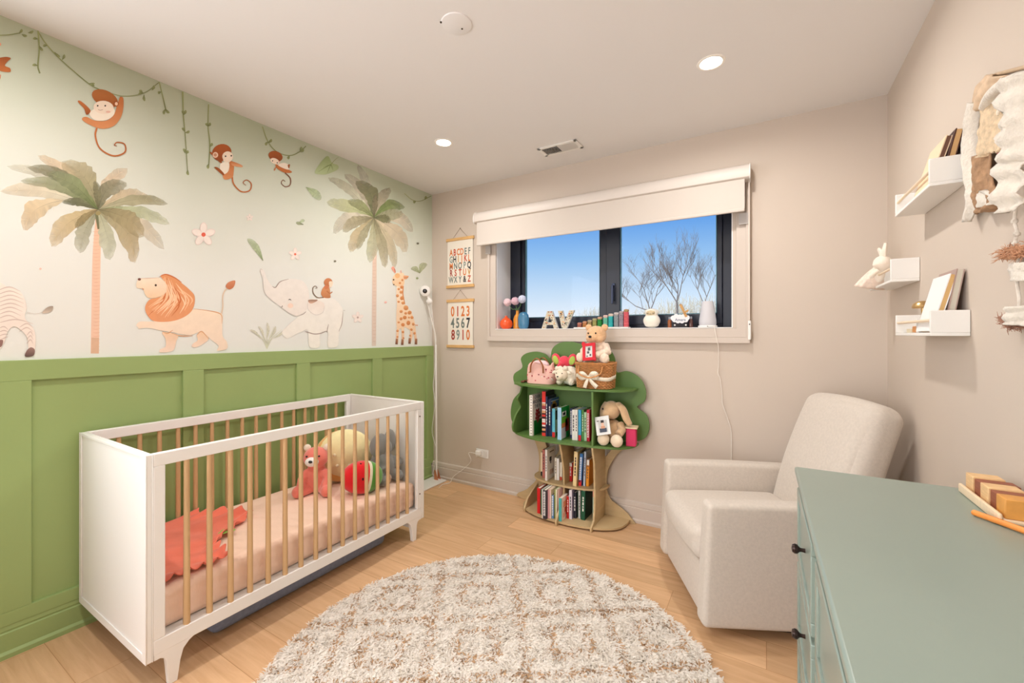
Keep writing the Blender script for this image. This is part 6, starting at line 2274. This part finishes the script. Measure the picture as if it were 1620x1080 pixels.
# --- vines along the ceiling
VG, VD = (156, 164, 116), (124, 132, 92)
def vine(pts, w=1.6, leaves=(), c=VG):
    P.stroke(pts, w, c, VD)
    for (u, v, du, dv) in leaves:
        P.leaf((u, v), (u + du, v + dv), 4.2, .1, VD, VG, veins=False)
vine([(-8, 56), (14, 55), (32, 52)], 1.6, ((30, 53, 5, -7), (34, 54, 9, 3), (44, 52, 9, -3)))
vine([(60, 47), (62, 78), (60, 104), (63, 116)], 2.4, ((60, 104, -9, -1), (60, 62, -8, -1), (62, 72, 6, 8)))
vine([(60, 50), (75, 72), (100, 98), (140, 132), (158, 142)], 1.7, ((86, 82, 9, 8), (98, 95, 4, -9), (140, 132, 10, 0), (150, 136, -8, -2), (75, 72, -7, 1)))
vine([(158, 142), (195, 152), (228, 147), (252, 130)], 1.3, ((228, 147, -9, 2), (228, 149, 1, 11), (240, 143, 4, -8), (226, 147, -6, -4)))
vine([(252, 130), (258, 155), (263, 176)], 1.7, ((262, 172, 6, 7), (262, 172, -3, 9), (255, 145, -5, 3)))
vine([(289, 145), (290, 180), (293, 215), (297, 276)], [2.6, 2.0, 1.6, 1.2], ((290, 182, 4, -8), (291, 182, -3, -7), (293, 210, 7, -3), (292, 208, -4, -6), (293, 243, -3, -8), (294, 243, 4, -5), (297, 268, 1, 9)))
vine([(330, 165), (329, 200), (332, 228), (330, 266)], [2, 1.6, 2, 1.6], ((329, 200, 4, -6), (329, 200, -4, -5), (331, 258, -2, 9), (332, 232, 4, -6)))
vine([(415, 200), (424, 224), (438, 240), (458, 246), (474, 240), (484, 231)], 1.5, ((424, 226, 6, -6), (424, 224, -4, 6), (474, 240, 7, -4), (474, 240, 3, -8), (458, 246, -2, 6)))
vine([(640, 306), (652, 316), (665, 318), (682, 310)], 1.0, ((658, 318, -4, 3), (672, 316, 2, -6)))
for base, tip, w in (((484, 296), (508, 316), 13), ((416, 412), (391, 377), 11)):
    P.leaf(base, tip, w, .08, (158, 174, 132), (192, 204, 172), notch=.3)
P.leaf((664, 432), (675, 416), 10, .2, (170, 178, 140), (196, 200, 170)); P.leaf((664, 432), (650, 424), 8, -.2, (160, 168, 128), (190, 196, 164))
P.leaf((480, 355), (468, 352), 5, 0, (130, 134, 112), (180, 190, 150)); P.leaf((474, 352), (482, 348), 5, .1, (180, 196, 150), (196, 206, 180))

P.poly([z2(880, 592), z2(892, 560), z2(935, 505), z2(962, 490), z2(985, 530), z2(1020, 545), z2(1018, 572), z2(950, 600), z2(905, 600)], (150, 166, 118), (176, 190, 148))
for a in ((900, 585), (930, 560), (955, 590), (990, 575)):
    P.stroke([z2(978, 540), z2((a[0] + 978) / 2, (a[1] + 538) / 2), z2(*a)], [1.2, .8, .3], (122, 138, 92))
P.stroke([z2(978, 540), z2(1000, 515), z2(1024, 495)], [1.0, .8, .4], (140, 150, 104))

# --- flowers and specks
def flower(x, y, r, cc=(208, 96, 78)):
    for k in range(5):
        a = math.radians(72 * k - 90)
        px, py = x + math.cos(a) * r * .62, y + math.sin(a) * r * .62
        P.ell(px, py, r * .52, r * .33, (218, 200, 194), rot=72 * k - 90)
        P.ell(px, py, r * .46, r * .27, (226, 216, 208), rot=72 * k - 90)
    P.ell(x, y, r * .2, r * .2, cc)
flower(322, 371, 17); flower(467, 402, 9, (214, 104, 80)); flower(566, 502, 8, (170, 150, 140)); flower(395, 344, 5, (200, 190, 180))
for (u, v, c) in ((64, 425, (226, 190, 176)), (530, 413, (120, 116, 100)), (661, 385, (110, 106, 90)), (610, 478, (222, 170, 160)), (660, 440, (150, 160, 120))):
    P.ell(u, v, 2.0, 1.6, c)
for sx in (-1, -.5, 0, .5, 1):
    P.stroke([z4(1195, 985), z4(1195 + sx * 40, 900), z4(1195 + sx * 120, 830 - 50 * (1 - abs(sx)))], [.8, 1.4, .5], (196, 198, 172), (208, 208, 190))
    P.leaf(z4(1195 + sx * 50, 900), z4(1195 + sx * 140, 830 - 60 * (1 - abs(sx))), 4, .1, (198, 198, 174), (212, 210, 194), veins=False)

# --- monkeys
RST, RSD, RSL, FAC = (186, 112, 66), (150, 84, 48), (206, 140, 96), (232, 214, 196)
# swinging monkey, upper left
P.stroke([z1(590, 780), z1(582, 830), z1(610, 905), z1(690, 950), z1(760, 930), z1(760, 880), z1(715, 868), z1(698, 885), z1(712, 890)], [3, 2.6, 2.4, 2.4, 2.4, 2.2, 1.8, 1.5, 1], RST, RSD)
P.poly([z1(735, 590), z1(752, 600), z1(752, 660), z1(735, 720), z1(690, 770), z1(620, 785), z1(545, 760), z1(500, 728), z1(525, 712), z1(580, 735), z1(650, 735), z1(695, 700), z1(712, 650), z1(728, 600)], RST, RSL)
P.poly([z1(545, 690), z1(600, 655), z1(690, 660), z1(695, 700), z1(650, 732), z1(580, 732)], (236, 222, 206))
P.poly([z1(475, 620), z1(495, 618), z1(552, 672), z1(528, 700), z1(512, 662)], RST, RSD)
P.ell(*z1(640, 600), 22, 12.5, (176, 112, 66), (150, 86, 46), rot=25)
P.ell(*z1(632, 655), 16, 10.5, FAC, rot=5)
P.ell(*z1(708, 632), 4.2, 4.6, RSD); P.ell(*z1(710, 633), 2.4, 2.8, (232, 196, 170))
for q in ((596, 645), (642, 645)): P.ell(*z1(*q), 1.3, 1.3, (50, 40, 34))
P.ell(*z1(660, 682), 3.6, 1.6, (222, 178, 160)); P.stroke([z1(598, 668), z1(612, 672), z1(628, 668)], .6, (150, 100, 80))
# hanging monkey in the middle
P.stroke([z2(375, 610), z2(385, 660), z2(430, 705), z2(480, 700), z2(492, 660), z2(465, 635), z2(442, 650), z2(460, 668)], [2.4, 2.2, 2, 2, 1.8, 1.5, 1.2, .8], RST, RSD)
P.poly([z2(360, 525), z2(385, 530), z2(384, 590), z2(375, 620), z2(330, 632), z2(318, 600), z2(345, 585)], RST, RSL)
P.poly([z2(375, 522), z2(435, 545), z2(430, 557), z2(375, 545)], RST, (214, 160, 122))
P.poly([z2(310, 530), z2(355, 530), z2(352, 580), z2(320, 600), z2(300, 560)], (236, 224, 210))
P.poly([z2(268, 560), z2(290, 560), z2(325, 595), z2(318, 605)], RSD)
P.poly([z2(240, 470), z2(256, 470), z2(310, 520), z2(300, 528)], RSD)
P.ell(*z2(312, 468), 15.5, 13.5, (170, 92, 50), (140, 74, 42), rot=-15)
P.ell(*z2(348, 492), 8.6, 8.2, FAC); P.ell(*z2(345, 512), 6.5, 4.0, FAC)
P.ell(*z2(273, 482), 4.4, 4.6, (220, 190, 168)); P.ell(*z2(272, 482), 2.4, 2.6, (190, 140, 112))
for q in ((335, 490), (370, 487)): P.ell(*z2(*q), 1.2, 1.3, (44, 40, 40))
# little monkey
P.stroke([z2(698, 590), z2(730, 625), z2(728, 665), z2(700, 676), z2(676, 655), z2(685, 634), z2(700, 645)], [1.8, 1.6, 1.6, 1.4, 1.2, 1, .7], (120, 80, 62))
P.poly([z2(640, 540), z2(665, 548), z2(735, 580), z2(730, 592), z2(690, 588), z2(650, 565)], RST)
P.poly([z2(655, 545), z2(690, 530), z2(722, 545), z2(716, 572)], (232, 218, 204))
P.poly([z2(714, 545), z2(728, 540), z2(722, 565)], RSD); P.poly([z2(648, 545), z2(636, 576), z2(630, 572)], RST)
P.ell(*z2(640, 490), 11.5, 8, (168, 94, 54), (136, 74, 44), rot=20)
P.ell(*z2(636, 520), 7.5, 4.4, FAC, rot=25); P.ell(*z2(670, 498), 3, 4.6, RSD)
P.ell(*z2(622, 518), .9, .9, (40, 40, 40)); P.ell(*z2(650, 530), .9, .9, (40, 40, 40)); P.ell(*z2(662, 524), 2, 1, (222, 180, 164))
# monkey at the picture's left edge
P.poly([(-4, 94), (8, 90), (17, 92), (11, 98), (8, 104), (16, 108), (15, 114), (-4, 110)], RSD, RST)
P.stroke([(-3, 130), (0, 124), (1, 118)], 1.2, RST)
P.ell(-2, 70, 4, 3, (214, 150, 120))

# --- lion
LB, LE, MN, MD = (232, 212, 190), (226, 192, 160), (214, 146, 100), (196, 112, 68)
P.stroke([z4(825, 700), z4(835, 640), z4(835, 560), z4(850, 515), z4(870, 495)], [2, 1.6, 1.4, 1.6, 1.8], (216, 190, 164))
P.poly([z4(860, 480), z4(880, 445), z4(935, 430), z4(925, 480), z4(890, 502)], (206, 140, 106), (184, 112, 78))
P.poly([z4(150, 815), z4(134, 798), z4(142, 776), z4(172, 762), z4(250, 762), z4(400, 740), z4(560, 670), z4(700, 672), z4(825, 698), z4(832, 790), z4(835, 880), z4(868, 930), z4(868, 985), z4(790, 1000), z4(800, 960), z4(740, 910), z4(660, 850), z4(560, 875), z4(420, 850), z4(340, 838), z4(230, 815), z4(150, 822)], LB, (228, 206, 186))
P.poly([z4(345, 850), z4(465, 870), z4(455, 930), z4(430, 1000), z4(330, 1015), z4(325, 990), z4(370, 965), z4(368, 900)], LE, (230, 206, 190))
P.poly([z4(625, 870), z4(665, 850), z4(720, 905), z4(640, 965), z4(588, 970), z4(590, 945), z4(630, 915)], LE, (228, 204, 186))
for q in ([(345, 846), (385, 860), (430, 832)], [(625, 872), (665, 845), (720, 905)], [(420, 860), (500, 880), (590, 880)], [(600, 660), (700, 672), (790, 690), (825, 715), (828, 780)]):
    P.stroke([z4(*a) for a in q], [.6, 1.6, .6], (206, 156, 116))
P.poly([z4(330, 395), z4(380, 378), z4(440, 405), z4(500, 450), z4(560, 500), z4(605, 555), z4(600, 640), z4(560, 700), z4(480, 745), z4(380, 765), z4(270, 757), z4(215, 700), z4(205, 640), z4(240, 585), z4(300, 570), z4(370, 540), z4(385, 470)], MN, (218, 150, 108))
rr = random.Random(4)
for k in range(30):
    t = rr.random()
    a0 = (350 + 130 * t, 400 + 60 * t + rr.uniform(-10, 60))
    a2 = (230 + 340 * t + rr.uniform(-20, 20), 650 + 90 * rr.random() - 60 * abs(t - .4))
    a1 = ((a0[0] + a2[0]) / 2 + 60, (a0[1] + a2[1]) / 2 + 15)
    P.stroke([z4(*a0), z4(*a1), z4(*a2)], [.5, 2.0, .5], rr.choice([MD, (232, 184, 146), (236, 196, 162), (204, 122, 76)]))
P.stroke([z4(320, 400), z4(370, 380), z4(440, 405), z4(500, 445)], [.6, 2.4, .8], MD)
P.poly([z4(140, 430), z4(165, 412), z4(240, 412), z4(320, 408), z4(375, 460), z4(370, 530), z4(310, 565), z4(240, 572), z4(205, 545), z4(185, 500), z4(135, 485)], (234, 216, 196), (228, 194, 160))
P.stroke([z4(160, 414), z4(240, 411), z4(320, 408)], [.4, 1.0, .4], (206, 170, 140))
P.ell(*z4(157, 420), 2.6, 2.0, (110, 70, 60)); P.ell(*z4(290, 468), 1.7, 1.9, (70, 52, 40)); P.ell(*z4(188, 500), 1.2, 1.2, (206, 150, 110))
P.stroke([z4(178, 488), z4(188, 505)], .8, (190, 140, 110))

# --- elephant
EL, ES, EO = (224, 220, 213), (214, 208, 203), (194, 187, 181)
P.poly([z5(560, 545), z5(680, 530), z5(760, 530), z5(830, 590), z5(850, 660), z5(840, 760), z5(815, 830), z5(805, 925), z5(725, 930), z5(725, 810), z5(660, 825), z5(655, 930), z5(570, 930), z5(560, 800), z5(500, 810), z5(420, 850), z5(380, 860), z5(345, 810), z5(400, 750), z5(470, 690), z5(540, 640)], EL, (226, 222, 212))
P.poly([z5(165, 300), z5(180, 285), z5(200, 310), z5(225, 375), z5(265, 430), z5(290, 442), z5(340, 385), z5(420, 370), z5(510, 385), z5(560, 450), z5(570, 560), z5(540, 640), z5(480, 675), z5(400, 650), z5(320, 590), z5(240, 530), z5(200, 470), z5(190, 390)], (224, 219, 213), (222, 214, 206))
P.poly([z5(565, 545), z5(630, 545), z5(690, 570), z5(695, 620), z5(660, 665), z5(600, 665), z5(565, 625)], (222, 208, 198), (226, 220, 212))
P.poly([z5(565, 545), z5(640, 545), z5(600, 572), z5(572, 570)], (140, 110, 92), (206, 168, 146))
for q, w in (([(165, 315), (170, 288), (185, 300)], 1), ([(190, 340), (200, 480), (300, 580)], .8), ([(265, 432), (292, 442), (330, 395), (400, 372)], 1.4),
             ([(320, 590), (400, 650), (470, 678), (545, 640)], .9), ([(468, 680), (520, 662), (545, 640)], 1.2), ([(535, 805), (560, 812), (610, 826), (660, 822), (718, 800)], 1.5),
             ([(718, 815), (722, 780), (730, 745)], 1.3), ([(815, 805), (840, 740), (850, 640)], 1.2), ([(850, 632), (868, 632)], 1.2), ([(560, 555), (560, 620), (620, 668), (680, 650), (697, 600)], .7),
             ([(470, 690), (400, 750), (345, 810)], .5)):
    P.stroke([z5(*a) for a in q], [w * .4] + [w] * (len(q) - 2) + [w * .4], EO if w < 1.1 else (160, 146, 138))
P.stroke([z5(398, 545), z5(410, 540), z5(422, 548)], [.6, 1.4, .6], (60, 54, 50)); P.ell(*z5(415, 592), 4.4, 4, (228, 202, 186))
P.stroke([z5(335, 602), z5(348, 602), z5(348, 590)], .9, (130, 118, 112))
# monkey on the elephant's back
P.stroke([z5(690, 525), z5(640, 525), z5(605, 490), z5(602, 445), z5(622, 430), z5(636, 445), z5(622, 450)], [1.6, 1.5, 1.4, 1.2, 1, .8, .6], (120, 96, 76))
P.poly([z5(690, 438), z5(735, 440), z5(745, 500), z5(742, 528), z5(690, 525), z5(668, 490)], (200, 142, 100), (182, 120, 82))
P.ell(*z5(728, 400), 6.8, 6.8, (196, 130, 90), (176, 110, 74)); P.poly([z5(735, 395), z5(765, 395), z5(760, 430), z5(740, 440)], (230, 206, 184))
P.stroke([z5(715, 470), z5(740, 490), z5(762, 478)], [2, 1.8, 1.4], (176, 112, 74)); P.ell(*z5(712, 440), 4, 3, (196, 120, 84))

# --- giraffe
GB, GS, GF = (230, 208, 180), (214, 152, 100), (190, 122, 74)
for leg in ([(1310, 740), (1300, 830), (1295, 900)], [(1340, 740), (1345, 830), (1342, 905)], [(1410, 740), (1415, 830), (1402, 895)], [(1430, 740), (1445, 830), (1455, 900)]):
    P.stroke([z5(*a) for a in leg], [5.5, 4.0, 3.6], GB, (222, 180, 146))
    a = leg[-1]
    P.stroke([z5(a[0], a[1] - 35), z5(a[0] - 3, a[1] + 12)], [3.4, 4.0], (170, 120, 92), (110, 76, 60))
P.poly([z5(1290, 480), z5(1300, 420), z5(1350, 420), z5(1345, 500), z5(1360, 580), z5(1410, 640), z5(1440, 720), z5(1445, 790), z5(1400, 790), z5(1360, 770), z5(1300, 780), z5(1290, 680), z5(1295, 580)], (232, 212, 188), (228, 198, 166))
P.poly([z5(1262, 360), z5(1290, 325), z5(1340, 320), z5(1358, 350), z5(1350, 425), z5(1300, 430), z5(1262, 410)], (232, 208, 178), (226, 190, 152))
P.poly([z5(1352, 345), z5(1392, 348), z5(1375, 372), z5(1352, 370)], (222, 164, 124)); P.stroke([z5(1355, 362), z5(1388, 358)], [1, .4], (150, 84, 56))
P.poly([z5(1250, 285), z5(1266, 268), z5(1284, 300), z5(1280, 325)], (224, 160, 140)); P.stroke([z5(1276, 285), z5(1282, 318)], 1, (170, 90, 70))
P.stroke([z5(1330, 325), z5(1328, 300)], 1.6, (226, 170, 150)); P.ell(*z5(1300, 345), 4, 4, (226, 180, 130))
P.ell(*z5(1268, 378), 1.2, 1.4, (60, 50, 44)); P.ell(*z5(1270, 418), 1, 1, (110, 90, 76))
rr = random.Random(9)
for (x, y, r) in [(1335, 440, 2.6), (1310, 455, 2.2), (1330, 480, 2.6), (1300, 510, 2.4), (1338, 530, 3.2), (1345, 570, 2.6), (1310, 560, 2), (1370, 610, 4), (1330, 640, 2.4), (1400, 650, 3), (1360, 690, 3), (1330, 700, 2.4), (1420, 690, 2.6), (1390, 735, 3.2), (1345, 750, 3), (1430, 745, 2.4), (1310, 730, 2), (1320, 405, 1.8), (1340, 380, 2), (1415, 790, 2.2), (1300, 800, 2), (1345, 810, 2), (1440, 820, 2), (1405, 840, 1.8), (1350, 860, 1.6), (1300, 850, 1.6), (1368, 655, 2.2), (1395, 690, 1.8)]:
    P.ell(*z5(x, y), r, r * rr.uniform(.8, 1.2), rr.choice([GS, (206, 142, 92), (220, 164, 114)]), GF, rot=rr.uniform(0, 90), n=9)
P.stroke([z5(1348, 430), z5(1345, 500), z5(1362, 580)], [1.6, 1.8, 1], (204, 136, 86)); P.stroke([z5(1440, 750), z5(1468, 755)], [1, 1.6], (210, 150, 120))

# --- zebra's hindquarters
ZB, ZS = (226, 216, 206), (196, 178, 168)
P.poly([zz(-20, 700), zz(40, 700), zz(110, 730), zz(138, 800), zz(130, 860), zz(180, 930), zz(180, 1030), zz(150, 1050), zz(140, 960), zz(80, 905), zz(40, 930), zz(20, 990), zz(-20, 1010)], ZB, (224, 210, 200))
for k in range(14):
    y = 712 + k * 21
    xr = 112 + 18 * math.sin(k * .5) if k < 8 else 178
    xl = -18 if k < 9 else (100 if k < 11 else 138)
    P.stroke([zz(xl, y + 8), zz((xl + xr) / 2, y - 12), zz(xr - 6, y + 10)], [.5, 2.0, .5], ZS, (206, 190, 180))
for k in range(4):
    P.stroke([zz(-10, 915 + k * 20), zz(20, 905 + k * 20), zz(42, 920 + k * 12)], [.5, 1.6, .5], ZS)
P.poly([zz(138, 1030), zz(160, 1012), zz(180, 1025), zz(172, 1056), zz(130, 1060)], (150, 120, 112), (96, 76, 72)); P.poly([zz(-10, 980), zz(15, 975), zz(10, 1005), zz(-10, 1012)], (140, 108, 100))
P.stroke([zz(140, 830), zz(180, 838), zz(220, 832)], .6, (200, 190, 182)); P.poly([zz(218, 835), zz(245, 805), zz(275, 800), zz(262, 828)], (150, 136, 122), (196, 180, 164))

ink = vmat('mural_ink', 0.8, 0.2, var=.03, vscale=30)
nt = ink.node_tree            # thin washes: the ink's own alpha lets the paper show through
at = [q for q in nt.nodes if q.bl_idname == 'ShaderNodeAttribute'][0]
nt.links.new(at.outputs['Alpha'], nt.nodes['Principled BSDF'].inputs['Alpha'])
mural = part(P.mb, 'jungle_mural_print', ink, wall_left, smooth=0, label='watercolour jungle print of palms, monkeys, a lion, an elephant and a giraffe')
